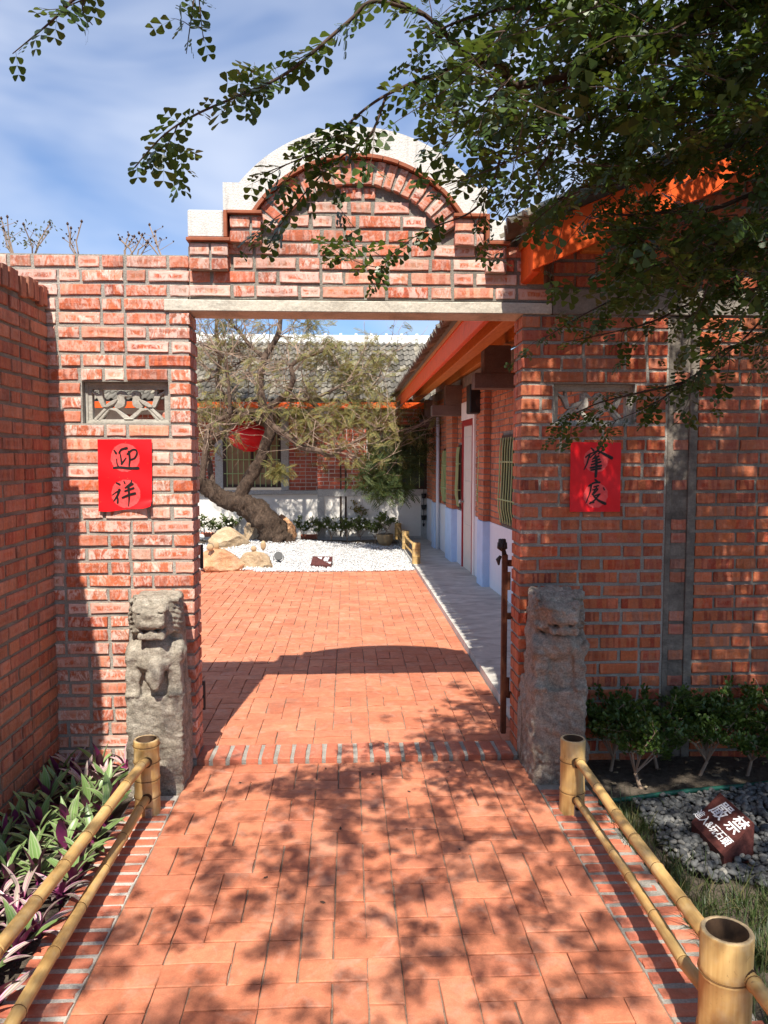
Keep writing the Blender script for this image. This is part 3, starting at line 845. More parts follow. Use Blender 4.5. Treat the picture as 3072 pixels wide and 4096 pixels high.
# ------------------------------------------------------------------ gate wall, right
wr = thing('gate_wall', 'shaded brick wall with bird vent and paper reading 肇慶', 'brick wall', (XR, GY, 0))
C0, C1 = 1.69, 1.845          # concrete column
xs = [rec, VR[0] - XR, VR[1] - XR, C0 - XR]; zs = [-0.05, VENT_Z0, VENT_Z1, LINT_Z0]
slab(xs, zs, lambda x, z: not (xs[1] < x < xs[2] and VENT_Z0 < z < VENT_Z1), rec, WT - rec).build('mortar_core', M['mortar'], wr)
hr = (VR[0] - XR - 0.008, VR[1] - XR + 0.008, VENT_Z0 + 0.004, VENT_Z1 - 0.004)
lay(wr, M['brick_red_shaded'], [rowz(k) for k in range(-2, 32)], cut(lambda a, b: [(0.0, C0 - XR - 0.015)], [hr]), BH, 0.092, 2)
for k in range(-2, 32):
    link('brick', brick_mesh(0.2, BH, 0.085, M['brick_red_shaded'], rg.randrange(4)), wr, (0.1, 0.103, rowz(k) + BH / 2), (0, 0, 0))
# stained concrete column with a few bricks showing in it
cm = MB(); cm.bevel_box(C0 - XR - 0.002, C0 - XR + 0.028, 0.004, 0.15, -0.05, LINT_Z0 - 0.002, 0.003)
cm.bevel_box(C0 - XR + 0.026, C1 - XR - 0.04, 0.007, 0.15, -0.05, LINT_Z0 - 0.003, 0.003)
cm.bevel_box(C1 - XR - 0.042, C1 - XR + 0.002, -0.004, 0.15, -0.05, LINT_Z0 - 0.001, 0.003)
cm.build('column', M['column'], wr)
for k in (1, 2, 4, 6, 8, 9, 12, 13, 15, 16, 19, 22, 24, 27):
    link('brick', brick_mesh(0.082, BH, 0.05, M['brick_dull'], k % 4), wr, (C0 - XR + 0.071, 0.002, rowz(k) + BH / 2), (0, 0, rg.uniform(-.02, .02)))

# ------------------------------------------------------------------ lintel and gable of the gate
gp = thing('gate_gable', 'arched brick gable with white stone coping above the gate opening', 'gate gable', (0.0, GY, 0))
lm = MB(); lm.bevel_box(-0.925, 1.06, -0.006, WT + 0.02, LINT_Z0 + 0.002, LINT_Z0 + 0.060, 0.004)
lm.build('lintel', M['lintel'], gp)
def zx(px_, py_, dy=-0.04):
    p = on_y(700 + px_ / 1.106, 500 + py_ / 1.106, GY + dy); return p[0], p[2]
CX, CZ = zx(812, 703)
Zs1 = zx(140, 500)[1]         # top of lower shoulder bricks
Zs2 = zx(300, 380)[1]         # top of upper shoulder bricks
Xa, Xb, Xc = zx(62, 500)[0], zx(236, 500)[0], zx(382, 400)[0]
Xa2, Xb2, Xc2 = zx(1472, 500)[0], zx(1372, 500)[0], 2 * CX - Xc
zp0 = TOP_L - 3 * PITCHZ - 0.004
R_VO, R_VI, R_TO, R_CO = 0.618, 0.497, 0.636, 0.765
# mortar core
th0 = math.acos(max(-1, min(1, (Zs2 - CZ) / R_VO)))
arc = [(CX + R_VO * math.sin(t), CZ + R_VO * math.cos(t)) for t in np.linspace(-th0, th0, 33)]
out = [(-0.80, zp0), (1.06, zp0), (1.06, 2.50), (0.93, 2.50), (0.93, Zs1 - 0.03), (Xb2, Zs1 - 0.03), (Xb2, Zs2 - 0.002)] + arc[::-1] + [(Xb, Zs2 - 0.002), (Xb, Zs1 - 0.03), (-0.80, Zs1 - 0.03)]
MB().prism(out, rec, WT - rec).build('mortar_core', M['mortar_dark'], gp)
def iv_gable(z0, z1):
    zc = z1
    if z1 < Zs1 - 0.005: a, b = (-0.795, 0.925) if z1 > 2.5 else (-0.795, 1.055)
    elif z1 < Zs2 + 0.0: a, b = Xb + 0.012, Xb2 - 0.012
    else: a, b = -9, 9
    d = R_VI ** 2 - (z1 - CZ) ** 2
    if z1 > Zs2 - 0.14:
        h = math.sqrt(max(0, d)) if d > 0 else 0
        return [(CX - h + 0.012, CX + h - 0.012)] if h > 0.06 else []
    return [(a, b)]
rows_g = [rowz(k) for k in range(33, 48)]
lay(gp, M['brick_pale'], rows_g, iv_gable, BH, 0.092, 9, S=0.205)
# corbel bricks of the shoulders, two courses each, standing proud
def corbel(xa, xb, ztop, seed):
    rr = random.Random(seed)
    for q in (0, 1):
        z = ztop - 0.018 - (q + 1) * PITCHZ + 0.008
        xx = xa
        while xx < xb - 0.02:
            L = min(0.098, xb - xx) if xb - xx < 0.15 else 0.098
            link('corbel_brick', brick_mesh(L, BH, 0.13, M['brick_pale'], rr.randrange(4)), gp, (xx + L / 2, -0.042 + rr.uniform(-.003, .003), z + BH / 2))
            xx += L + 0.012
    MB().box(xa + .004, xb - .004, -0.032, 0.05, ztop - 0.018 - 2 * PITCHZ + 0.006, ztop - 0.017).build('corbel_mortar', M['mortar'], gp)
corbel(Xa, Xb - 0.006, Zs1, 1); corbel(Xb + 0.008, Xc - 0.004, Zs2, 2)
corbel(Xc2 + 0.004, Xb2 - 0.008, Zs2, 3); corbel(Xb2 + 0.006, Xa2, Zs1, 4)
# brown tiles under the coping
tl = MB(); tl.bevel_box(Xa - 0.012, Xb + 0.010, -0.062, 0.1, Zs1 - 0.018, Zs1, 0.003); tl.build('coping_tile', M['tile_brown'], gp)
tl = MB(); tl.bevel_box(Xb2 - 0.010, Xa2 + 0.012, -0.062, 0.1, Zs1 - 0.018, Zs1, 0.003); tl.build('coping_tile', M['tile_brown'], gp)
tl = MB(); tl.bevel_box(Xb - 0.002, Xc + 0.004, -0.062, 0.1, Zs2 - 0.018, Zs2, 0.003); tl.build('coping_tile', M['tile_brown'], gp)
tl = MB(); tl.bevel_box(Xc2 - 0.004, Xb2 + 0.002, -0.062, 0.1, Zs2 - 0.018, Zs2, 0.003); tl.build('coping_tile', M['tile_brown'], gp)
for xv in (Xb - 0.012, Xb2 + 0.012):
    tl = MB(); tl.bevel_box(xv - 0.0095, xv + 0.0095, -0.060, 0.1, Zs1 + 0.001, Zs2 - 0.001, 0.003); tl.build('coping_tile', M['tile_brown'], gp)
thc = math.acos((Zs2 - CZ) / R_TO)
NT_ = 15
for i in range(NT_):
    a0, a1 = -thc + 2 * thc * i / NT_ + 0.003, -thc + 2 * thc * (i + 1) / NT_ - 0.003
    tt = np.linspace(a0, a1, 4)
    ol = [(CX + R_TO * math.sin(t), CZ + R_TO * math.cos(t)) for t in tt] + [(CX + (R_VO + .001) * math.sin(t), CZ + (R_VO + .001) * math.cos(t)) for t in tt[::-1]]
    MB().prism(ol[::-1], -0.060 + rg.uniform(-.003, .003), 0.1).build('coping_tile', M['tile_brown'], gp)
# brick voussoirs
NV = 21
thv = math.acos(min(1, (Zs2 - 0.10 - CZ) / R_VI)) if (Zs2 - 0.1 - CZ) < R_VI else 1.0
thv = math.acos((Zs2 - 0.035 - CZ) / R_VO)
for i in range(NV):
    t = -thv + 2 * thv * (i + 0.5) / NV
    w = 2 * thv / NV * (R_VO + R_VI) / 2 - 0.016
    me = brick_mesh(R_VO - R_VI - 0.004, w, 0.11, M['brick_pale'], i % 4)
    rm = (R_VO + R_VI) / 2
    link('voussoir', me, gp, (CX + rm * math.sin(t), -0.030 + rg.uniform(-.003, .003), CZ + rm * math.cos(t)), (0, -(math.pi / 2 - t), 0))
vm = MB()
ta = np.linspace(-thv, thv, 30)
ol = [(CX + (R_VO - .003) * math.sin(t), CZ + (R_VO - .003) * math.cos(t)) for t in ta] + [(CX + (R_VI + .004) * math.sin(t), CZ + (R_VI + .004) * math.cos(t)) for t in ta[::-1]]
vm.prism(ol[::-1], -0.020, 0.06).build('arch_mortar', M['mortar'], gp)
# white coping: two blocks a side and the arc
def block(xa, xb, za, zb):
    b = MB(); b.bevel_box(xa, xb, -0.052, WT + 0.04, za, zb, 0.006); return b.build('coping_block', M['coping'], gp)
zt1, zt2 = zx(140, 378)[1], zx(270, 258)[1]
Xu = zx(213, 300)[0]; Xu2 = zx(1378, 420)[0]
tho = math.acos((zt2 - CZ) / R_CO)
block(Xa - 0.004, Xu - 0.001, Zs1 + 0.001, zt1)
block(Xu2 + 0.001, zx(1464, 420)[0], Zs1 + 0.001, zt1 - 0.03)
ta = np.linspace(-tho, tho, 49); tb = np.linspace(-thc, thc, 49)
ol = [(Xu, Zs2 + 0.001), (Xu, zt2)] + [(CX + R_CO * math.sin(t), CZ + R_CO * math.cos(t)) for t in ta] + [(Xu2, zt2), (Xu2, Zs2 + 0.001)] + \
     [(CX + (R_TO + .001) * math.sin(t), CZ + (R_TO + .001) * math.cos(t)) for t in tb[::-1]]
MB().prism(ol[::-1], -0.052, WT + 0.04).build('coping_arch', M['coping'], gp)

# ------------------------------------------------------------------ left garden wall, runs towards the camera
gw = thing('garden_wall', 'brick garden wall in its own shade behind the purple striped plants', 'brick wall', (-1.505, GY - 0.004, 0), R(90))
# local x runs along +Y here, front (-y local) faces +X
TOPG = 2.43
MB().box(-7.0, 0.0, rec, 0.2, -0.05, TOPG - 0.07).build('mortar_core', M['mortar_dark'], gw)
rows_w = [-0.05 + 0.0705 * k for k in range(0, 34)]
rows_w = [z for z in rows_w if z + BH < TOPG - 0.06]
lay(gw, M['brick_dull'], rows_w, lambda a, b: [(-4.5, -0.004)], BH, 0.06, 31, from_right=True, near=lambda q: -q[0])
x = -0.004; kk = 0
while x > -2.6:
    w = 0.055 + rg.uniform(-.004, .004)
    link('capping_brick', brick_mesh(w, 0.095, 0.2, M['brick_dull'], rg.randrange(4)), gw, (x - w / 2, -0.006 + rg.uniform(-.012, .006) - (.022 * (1 + math.sin(x * 8.5)) if x < -.62 else 0), TOPG - 0.03 + rg.uniform(-.008, .012)), (0, rg.uniform(-.03, .03), 0))
    x -= w + 0.013
# ------------------------------------------------------------------ carved stone lions
def ell(P, c, r):
    q = (P - np.array(c)) / np.array(r); k = np.linalg.norm(q, axis=-1)
    return (k - 1) * min(r)
def rbox(P, c, h, rd=0.01):
    q = np.abs(P - np.array(c)) - (np.array(h) - rd)
    return np.linalg.norm(np.maximum(q, 0), axis=-1) + np.minimum(q.max(-1), 0) - rd
def smin(a, b, k):
    h = np.clip(0.5 + 0.5 * (b - a) / k, 0, 1); return b * (1 - h) + a * h - k * h * (1 - h)
def smax(a, b, k): return -smin(-a, -b, k)

def lion(kind):
    h = 0.0055
    lo = np.array([-0.175, -0.26, -0.03]); hi = np.array([0.175, 0.235, 1.0])
    n = ((hi - lo) / h).astype(int)
    G = np.stack(np.meshgrid(*[lo[i] + h * np.arange(n[i]) for i in range(3)], indexing='ij'), -1)
    P = G.copy()
    w = 0.012 * vnoise(P * 7, 3) if kind == 'worn' else 0.006 * vnoise(P * 7, 5)
    P = P + w[..., None] * np.array([1, .6, .4])
    P[..., 0] *= 1 + .13 * np.clip((P[..., 2] - .5) / .4, 0, 1)
    x, y, z = P[..., 0], P[..., 1], P[..., 2]
    sharp = kind == 'sharp'
    d = rbox(P, (0, 0.02, 0.225), (0.134, 0.165, 0.262), 0.010)                       # plinth
    d = smin(d, rbox(P, (0, 0.06, 0.70), (0.126, 0.115, 0.25), 0.03), 0.015)          # back and mane mass
    d = smin(d, rbox(P, (0, -0.040, 0.575), (0.10, 0.065, 0.12), 0.02), 0.010)                # body between the legs
    for s in (-1, 1):
        d = smin(d, rbox(P, (s * 0.098, -0.065, 0.575), (0.036, 0.068, 0.125), 0.012), 0.008)  # fore legs, flush with the plinth
        for q in (-1, 0, 1):
            d = smin(d, ell(P, (s * 0.098 + q * 0.022, -0.138, 0.495), (0.011, 0.014, 0.012)), 0.004)   # toes
        d = smin(d, ell(P, (s * 0.112, -0.055, 0.685), (0.045, 0.080, 0.060)), 0.018)          # shoulders
        d = smin(d, ell(P, (s * 0.112, -0.015, 0.85), (0.030, 0.085, 0.095)), 0.014)             # side mane
    d = smin(d, ell(P, (0, -0.080, 0.700), (0.100, 0.090, 0.080)), 0.025)             # chest
    d = smin(d, rbox(P, (0, -0.045, 0.865), (0.104, 0.085, 0.088), 0.035), 0.015)     # head
    if sharp:
        d = smin(d, ell(P, (0.006, -0.125, 0.650), (0.085, 0.062, 0.055)), 0.015)     # hanging cub and ball
        d = smin(d, ell(P, (0.012, -0.158, 0.590), (0.046, 0.044, 0.060)), 0.010)
        d = smin(d, ell(P, (0.016, -0.175, 0.548), (0.024, 0.026, 0.030)), 0.008)
    else:
        d = smin(d, rbox(P, (0, -0.060, 0.575), (0.075, 0.050, 0.10), 0.02), 0.02)
    d = smin(d, rbox(P, (0, -0.145, 0.872), (0.072, 0.066, 0.050), 0.018), 0.010)     # muzzle
    d = smin(d, ell(P, (0, -0.203, 0.892), (0.048, 0.018, 0.018)), 0.006)             # nose
    for s in (-1, 1):
        d = smin(d, ell(P, (s * 0.058, -0.170, 0.917), (0.034, 0.035, 0.017)), 0.006) # brow
        d = smin(d, ell(P, (s * 0.040, -0.200, 0.850), (0.034, 0.018, 0.020)), 0.006) # cheeks
        d = smax(d, -ell(P, (s * 0.018, -0.222, 0.884), (0.007, 0.010, 0.005)), 0.003)
        d = smax(d, -ell(P, (s * 0.060, -0.212, 0.899), (0.016, 0.014, 0.006)), 0.003)
    for s in (-1, 1): d = smax(d, -ell(P, (s * 0.045, -0.185, 0.812), (0.030, 0.05, 0.012 if sharp else 0.004)), 0.004)     # mouth corners
    d = smax(d, -rbox(P, (0, -0.18, 0.815), (0.070, 0.045 if sharp else 0.03, 0.006 if sharp else 0.003), 0.002), 0.004)
    d = smin(d, rbox(P, (0, -0.130, 0.787), (0.066, 0.062, 0.018), 0.012), 0.006)     # lower jaw
    for xx in ((-0.05, 0.0, 0.05) if sharp else ()):
        d = smin(d, ell(P, (xx, -0.178, 0.806), (0.012, 0.012, 0.010)), 0.005)        # worn teeth
    for i in range(8):                                                                # curls over the brow
        a = -0.112 + i * 0.032
        d = smin(d, ell(P, (a, -0.105 + 1.6 * a * a, 0.944), (0.018, 0.024, 0.012)), 0.004)
        d = smin(d, ell(P, (a + 0.012, -0.06 + 1.6 * a * a, 0.952), (0.018, 0.024, 0.011)), 0.004)
    mk = np.clip((np.abs(x) - 0.090) / 0.015, 0, 1) * np.clip((z - 0.72) / 0.03, 0, 1) * np.clip((0.95 - z) / 0.02, 0, 1) * np.clip((0.13 - y) / 0.05, 0, 1)
    d = d + (0.0019 if sharp else 0.0012) * mk * np.sin(z * 260 + y * 40 + np.abs(x) * 90)
    amp = 0.0045 if sharp else 0.0085
    d = d + amp * (vnoise(P * 24, 8) + 0.8 * vnoise(P * 52, 9)) + (0.004 if sharp else 0.009) * vnoise(P * 11, 4)
    if sharp:
        chis = np.clip((0.48 - z) / 0.03, 0, 1)
        d = d + chis * 0.0035 * vnoise(np.stack([x * 30, y * 30, z * 75], -1), 12)
    V, Fq = surface_nets(d, lo, h)
    me = new_mesh('stone_lion', V, Fq.tolist(), M['lion_pale' if kind == 'sharp' else 'lion_grey'], True)
    return me

lp = on_z(708, 3188); 
o = link('stone_lion', lion('sharp'), None, (-0.937, 3.79, -0.02), (0, 0, R(4)))
tag(o, 'weathered pale stone lion pillar in the sun below the paper reading 迎祥', 'lion statue')
o = link('stone_lion', lion('worn'), None, (1.045, 3.80, -0.02), (0, 0, R(-1)))
tag(o, 'worn grey stone lion pillar in the shade below the paper reading 肇慶', 'lion statue')
# low kerb stones between the lions and the gate jambs
for (cx, cy, nm) in ((-0.868, 3.945, 'low rough footing stone between the sunlit lion and the jamb'), (0.952, 3.945, 'low rough footing stone between the shaded lion and the jamb')):
    bm = bmesh.new(); bmesh.ops.create_cube(bm, size=1.0)
    bmesh.ops.bevel(bm, geom=bm.edges[:], offset=0.08, segments=2, affect='EDGES')
    bmesh.ops.subdivide_edges(bm, edges=bm.edges[:], cuts=3, use_grid_fill=True)
    for vv in bm.verts:
        q = Vector((vv.co.x * 0.10, vv.co.y * 0.085, (vv.co.z + 0.5) * 0.40))
        vv.co = q + noise.noise_vector(q * 14 + Vector((cx * 9, 0, 0))) * 0.008
    me = bpy.data.meshes.new('footing_stone'); bm.to_mesh(me); bm.free()
    me.materials.append(M['lion_grey']); me.polygons.foreach_set('use_smooth', [True] * len(me.polygons))
    o = link('footing_stone', me, None, (cx, cy, -0.03)); tag(o, nm, 'footing stone')

# ------------------------------------------------------------------ bird vents
def vent_mesh():
    """front (x, z) drawing of two birds kissing on a branch, extruded with rounded relief; W 0.433 x H 0.2115"""
    W, H = 0.433, 0.2115
    h = 0.0024
    xs_ = np.arange(-0.008, W + 0.008, h); ys_ = np.arange(-0.006, 0.055, h); zs_ = np.arange(-0.006, H + 0.008, h)
    X, Y, Z = np.meshgrid(xs_, ys_, zs_, indexing='ij')
    s = W / 1180.0                                        # drawing units: zoomed photograph, frame left edge 80, bottom 800
    U = X[:, 0, :] / s + 80; Vv = 800 - Z[:, 0, :] / (H / 560.0)
    A = np.where(U < 672, U, 2 * 672 - U)                 # mirrored about the beaks
    def seg(p, q, r0, r1):
        p, q = np.array(p, float), np.array(q, float); dq = q - p
        t = np.clip(((A - p[0]) * dq[0] + (Vv - p[1]) * dq[1]) / (dq @ dq), 0, 1)
        return np.hypot(A - p[0] - t * dq[0], Vv - p[1] - t * dq[1]) - (r0 + (r1 - r0) * t)
    def el(c, rx, ry, ang):
        ca, sa = math.cos(ang), math.sin(ang)
        u = (A - c[0]) * ca + (Vv - c[1]) * sa; w = -(A - c[0]) * sa + (Vv - c[1]) * ca
        return (np.hypot(u / rx, w / ry) - 1) * min(rx, ry)
    bird = np.minimum.reduce([el((572, 405), 62, 55, 0), seg((610, 405), (668, 425), 30, 9), el((545, 520), 88, 66, -0.75), seg((565, 440), (560, 520), 50, 62),
                              el((440, 530), 112, 34, -0.52)])
    tail = np.minimum.reduce([seg((390, 580), (215, 740), 34, 26), seg((400, 590), (270, 745), 22, 24)])
    branch = np.minimum.reduce([seg((395, 592), (500, 608), 15, 18), seg((500, 608), (640, 725), 20, 28), seg((640, 725), (672, 742), 28, 30)])
    top = np.minimum.reduce([seg((180, 375), (245, 412), 15, 18), seg((245, 412), (315, 560), 22, 20), seg((288, 350), (298, 450), 20, 20), seg((298, 450), (330, 560), 22, 20)])
    frame = np.maximum(-np.maximum.reduce([200 - U, U - 1150, 355 - Vv, Vv - 730]), 0) * -1
    inner = np.maximum.reduce([175 - U, U - 1172, 335 - Vv, Vv - 740])       # < 0 inside the opening
    fr = -inner
    wing = el((430, 520), 105, 34, -0.52)
    d2 = np.minimum.reduce([bird, tail, branch, top, fr]) * s
    out2 = np.maximum.reduce([80 - U, U - 1262, 240 - Vv, Vv - 800]) * s
    d2 = np.maximum(d2, out2)
    # front height: birds proud, frame stepped
    front = np.where(fr * s < 0.004, 0.0, 0.008)
    edge = np.maximum.reduce([118 - U, U - 1226, 275 - Vv, Vv - 765])
    front = np.where(edge > 0, 0.0, front)
    front = np.where((fr < 0) & (edge <= 0), 0.007, front)
    front = np.where(np.minimum(bird, tail) < 0, 0.004 + np.clip(0.02 + np.minimum(bird, tail) * s, 0, 0.02) * 0.25, front)
    front = np.where(wing < 0, 0.000, front)
    eye = np.hypot(A - 582, Vv - 395) < 11
    front = np.where(eye, front + 0.006, front)
    front = np.where(np.abs(seg((395, 590), (240, 745), 0, 0)) < 6, front + 0.004, front)
    d = np.maximum(np.maximum(d2[:, None, :], front[:, None, :] - Y), Y - 0.045)
    Vt, Fq = surface_nets(d, (xs_[0], ys_[0], zs_[0]), h)
    return new_mesh('bird_vent', Vt, Fq.tolist(), M['vent'], False)
vm_ = vent_mesh()
o = link('bird_vent', vm_, None, (VL[0] + 0.0005, GY + 0.045, VENT_Z0)); tag(o, 'sunlit cement vent of two kissing birds in the bright wall', 'wall vent')
o = link('bird_vent', vm_, None, (VR[0] + 0.0005, GY + 0.045, VENT_Z0)); tag(o, 'shaded cement vent of two kissing birds half hidden by hanging leaves', 'wall vent')

# ------------------------------------------------------------------ red papers with brush writing
def ribbon(pts, w, seed=0):
    """a brush stroke as a flat strip with round ends; pts and w in drawing pixels"""
    pts = [Vector((p[0], p[1])) for p in pts]
    fine, fw = [], []
    n = len(pts)
    ws = [w] * n if not hasattr(w, '__len__') else [w[0] + (w[-1] - w[0]) * i / (n - 1) for i in range(n)] if len(w) != n else list(w)
    for i in range(n - 1):
        p0, p1, p2, p3 = pts[max(0, i - 1)], pts[i], pts[i + 1], pts[min(n - 1, i + 2)]
        for k in range(6):
            t = k / 6
            fine.append(0.5 * ((2 * p1) + (p2 - p0) * t + (2 * p0 - 5 * p1 + 4 * p2 - p3) * t * t + (3 * p1 - p0 - 3 * p2 + p3) * t ** 3))
            fw.append(ws[i] + (ws[i + 1] - ws[i]) * t)
    fine.append(pts[-1]); fw.append(ws[-1])
    rr = random.Random(seed)
    L, Rr = [], []
    for i, p in enumerate(fine):
        t = (fine[min(i + 1, len(fine) - 1)] - fine[max(0, i - 1)])
        t = t.normalized() if t.length > 1e-6 else Vector((1, 0))
        nn = Vector((-t.y, t.x)); hw = fw[i] / 2 * (1 + rr.uniform(-.07, .07))
        L.append(p + nn * hw); Rr.append(p - nn * hw)
    def cap(p, t, hw, s):
        nn = Vector((-t.y, t.x))
        return [p + (nn * math.cos(a) * s + t * math.sin(a)) * hw for a in (math.pi * .25, math.pi * .5, math.pi * .75)]
    t1 = (fine[-1] - fine[-2]).normalized(); t0 = (fine[0] - fine[1]).normalized()
    poly = L + cap(fine[-1], t1, fw[-1] / 2, 1) + Rr[::-1] + cap(fine[0], t0, fw[0] / 2, 1)
    quads = []
    m = len(fine)
    V = L + Rr + cap(fine[-1], t1, fw[-1] / 2, 1) + cap(fine[0], t0, fw[0] / 2, 1)
    for i in range(m - 1): quads.append((i, i + 1, m + i + 1, m + i))
    quads.append((m - 1, 2 * m, 2 * m + 1, 2 * m + 2, 2 * m - 1))
    quads.append((m, 2 * m + 3, 2 * m + 4, 2 * m + 5, 0))
    return V, quads

def paper(label, ox, oy, corners, circ, crad, strokes, curl):
    """corners: four zoom pixels tl, tr, br, bl; the sheet hangs 3 mm in front of the bricks"""
    Y = GY - 0.009
    W_ = lambda p: on_y(ox + p[0] / 3.318, oy + p[1] / 3.318, Y)
    c = [W_(p) for p in corners]
    org = (c[0] + c[1] + c[2] + c[3]) / 4
    cc = [W_(p) - org for p in circ]
    mat = m_paper('red_paper', (cc[0][0], cc[0][2]), (cc[1][0], cc[1][2]), crad / 3.318 / 769)
    nx, nz = 22, 30
    def dz(u, v):
        b = 0.0025 * math.sin(u * 7 + v * 3) + 0.002 * math.sin(v * 11 - u * 4)
        if curl:
            q = max(0, (u - 0.45) / 0.55) * max(0, (v - 0.86) / 0.14)
            b -= 0.028 * q ** 1.3
        return b - 0.004
    v, f = [], []
    for j in range(nz + 1):
        for i in range(nx + 1):
            u, w = i / nx, j / nz
            p = (c[0] * (1 - u) + c[1] * u) * (1 - w) + (c[3] * (1 - u) + c[2] * u) * w - org
            lift = 0.0
            if curl: lift = 0.020 * max(0, (u - 0.4) / 0.6) ** 2 * max(0, (w - 0.86) / 0.14) - 0.004 * math.sin(u * 9) * max(0, (w - 0.9) / 0.1)
            v.append((p[0], dz(u, w), p[2] + lift))
    for j in range(nz):
        for i in range(nx):
            a = j * (nx + 1) + i; f.append((a, a + nx + 1, a + nx + 2, a + 1))
    o = link('red_paper', new_mesh('red_paper', v, f, mat, True), None, tuple(org))
    tag(o, label, 'red paper')
    for gi, st in enumerate(strokes):
        mb = MB()
        for si, (pts, w) in enumerate(st):
            V, q = ribbon(pts, w, si + gi * 20)
            wv = []
            for p in V:
                P3 = W_(p) - org
                u = (P3[0] - (c[0] - org)[0]) / (c[1] - c[0])[0]; w_ = (P3[2] - (c[0] - org)[2]) / (c[3] - c[0])[2]
                wv.append((P3[0], dz(u, min(w_, 0.93)) - 0.0012 - 0.00012 * si, P3[2]))
            mb.add(wv, [t[::-1] for t in q])
        mb.build('brush_character', M['ink'], o)
ying = [([(520, 1165), (535, 1185), (548, 1205)], (18, 32)), ([(588, 1200), (622, 1155), (692, 1137)], (22, 36)), ([(600, 1200), (612, 1262), (624, 1345)], (14, 26)),
        ([(622, 1345), (650, 1310), (682, 1265)], (30, 14)), ([(722, 1185), (731, 1280), (722, 1372)], (34, 20)), ([(700, 1215), (765, 1160), (815, 1162), (828, 1205), (795, 1268), (738, 1290)], 23),
        ([(555, 1280), (562, 1340), (588, 1395)], (14, 22)), ([(518, 1398), (600, 1392), (720, 1402), (842, 1402)], (30, 38))]
xiang = [([(555, 1596), (575, 1605), (600, 1618)], (20, 28)), ([(500, 1758), (555, 1718), (602, 1692)], (12, 20)), ([(595, 1690), (565, 1770), (518, 1838)], (38, 16)), ([(562, 1770), (572, 1815), (570, 1860)], (22, 28)),
         ([(655, 1572), (668, 1602)], (14, 22)), ([(752, 1556), (752, 1590), (690, 1650)], (12, 24)), ([(672, 1660), (720, 1640), (772, 1610)], (18, 26)), ([(668, 1705), (725, 1685), (782, 1665)], (20, 28)),
         ([(635, 1792), (720, 1756), (800, 1735)], (26, 34)), ([(715, 1640), (722, 1780), (713, 1905)], (34, 12))]
zhao = [([(708, 968), (738, 1002)], (18, 28)), ([(638, 1092), (690, 1050), (790, 1008)], (18, 22)), ([(690, 1055), (655, 1170), (616, 1255)], (26, 14)), ([(698, 1095), (742, 1050)], (16, 20)),
        ([(832, 938), (795, 995), (745, 1055)], (26, 20)), ([(835, 945), (868, 960), (850, 1000), (800, 1048)], (18, 18)), ([(800, 1012), (880, 1050), (978, 1102)], (24, 44)), ([(770, 1060), (722, 1120)], (16, 14)),
        ([(732, 1112), (805, 1078)], (18, 26)), ([(722, 1150), (818, 1118)], (20, 26)), ([(712, 1192), (832, 1152)], (20, 26)), ([(698, 1232), (838, 1204)], (26, 32)), ([(705, 1262), (832, 1240)], (22, 28)), ([(775, 1090), (776, 1230), (764, 1348)], (34, 36))]
qing = [([(758, 1388), (788, 1418)], (24, 38)), ([(672, 1472), (740, 1432), (818, 1424)], (22, 28)), ([(706, 1458), (690, 1560), (638, 1698)], (26, 10)), ([(740, 1484), (802, 1468)], (16, 20)), ([(728, 1524), (792, 1508)], (16, 18)),
        ([(782, 1470), (762, 1520), (718, 1582)], (20, 16)), ([(792, 1518), (730, 1592)], (20, 16)), ([(868, 1496), (882, 1522)], (16, 22)), ([(742, 1604), (822, 1580)], (16, 22)), ([(812, 1588), (745, 1668), (688, 1704)], (24, 22)),
        ([(700, 1690), (745, 1692)], (22, 16)), ([(738, 1600), (800, 1660), (895, 1708)], (18, 40))]
paper('sunlit red paper with brush characters 迎祥, its lower corner curling', 300, 1450, [(300, 1020), (1018, 1018), (1022, 1950), (318, 1972)], [(668, 1262), (678, 1742)], 185, [ying, xiang], True)
paper('shaded red paper with brush characters 肇慶 on the brick wall', 2150, 1500, [(440, 890), (1110, 896), (1092, 1815), (424, 1815)], [(775, 1130), (770, 1597)], 165, [zhao, qing], False)
# ------------------------------------------------------------------ house along the right of the courtyard
SP = Vector((1.724, 8.24, 0.0)); SRZ = math.atan2(-1, 0.0325)
sh = thing('side_house', 'long brick house with orange eaves and pale blue dado beside the courtyard', 'house', SP, SRZ)
SHM = Matrix.Translation(SP) @ Matrix.Rotation(SRZ, 4, 'Z'); SHI = SHM.inverted()
def wpt(px_, py_):
    d = ray(px_, py_); nrm = SHM.to_3x3() @ Vector((0, -1, 0)); e = Vector(EYE); dv = Vector(d)
    t = (SP - e).dot(nrm) / dv.dot(nrm)
    q = SHI @ (e + dv * t); return q.x, q.z
def side_part(mb, name, mats, parent=None, **kw):     # geometry given in world coordinates
    o = mb.build(name, mats, None, **kw); o.parent = parent or sh; o.matrix_parent_inverse = SHI; return o
XN, XF = 3.95, -6.75                                  # near and far end of the long wall, local
ZD = 0.85                                             # top of the dado
wins = []
def wx(px_): return wpt(px_, 1900)[0]
w1 = (wx(2010), wx(2010) + 1.0, ZD + 0.02, wpt(2011, 1742)[1])
w2 = (wx(1924), wx(1924) + 0.7, ZD + 0.04, wpt(1927, 1762)[1])
w3 = (wx(1835), wx(1835) + 0.62, ZD + 0.03, wpt(1842, 1780)[1])
w4 = (wx(1777), wx(1803) + 0.1, ZD + 0.03, wpt(1790, 1795)[1])
door = (wx(1853), wx(1898), 0.07, 2.13)
w3 = (w3[0], min(w3[1], door[0] - 0.12), w3[2], w3[3])
w2 = (max(w2[0], door[1] + 0.10), max(w2[0], door[1] + 0.10) + 0.55, w2[2], w2[3])
opens = [w1, w2, w3, w4, door]
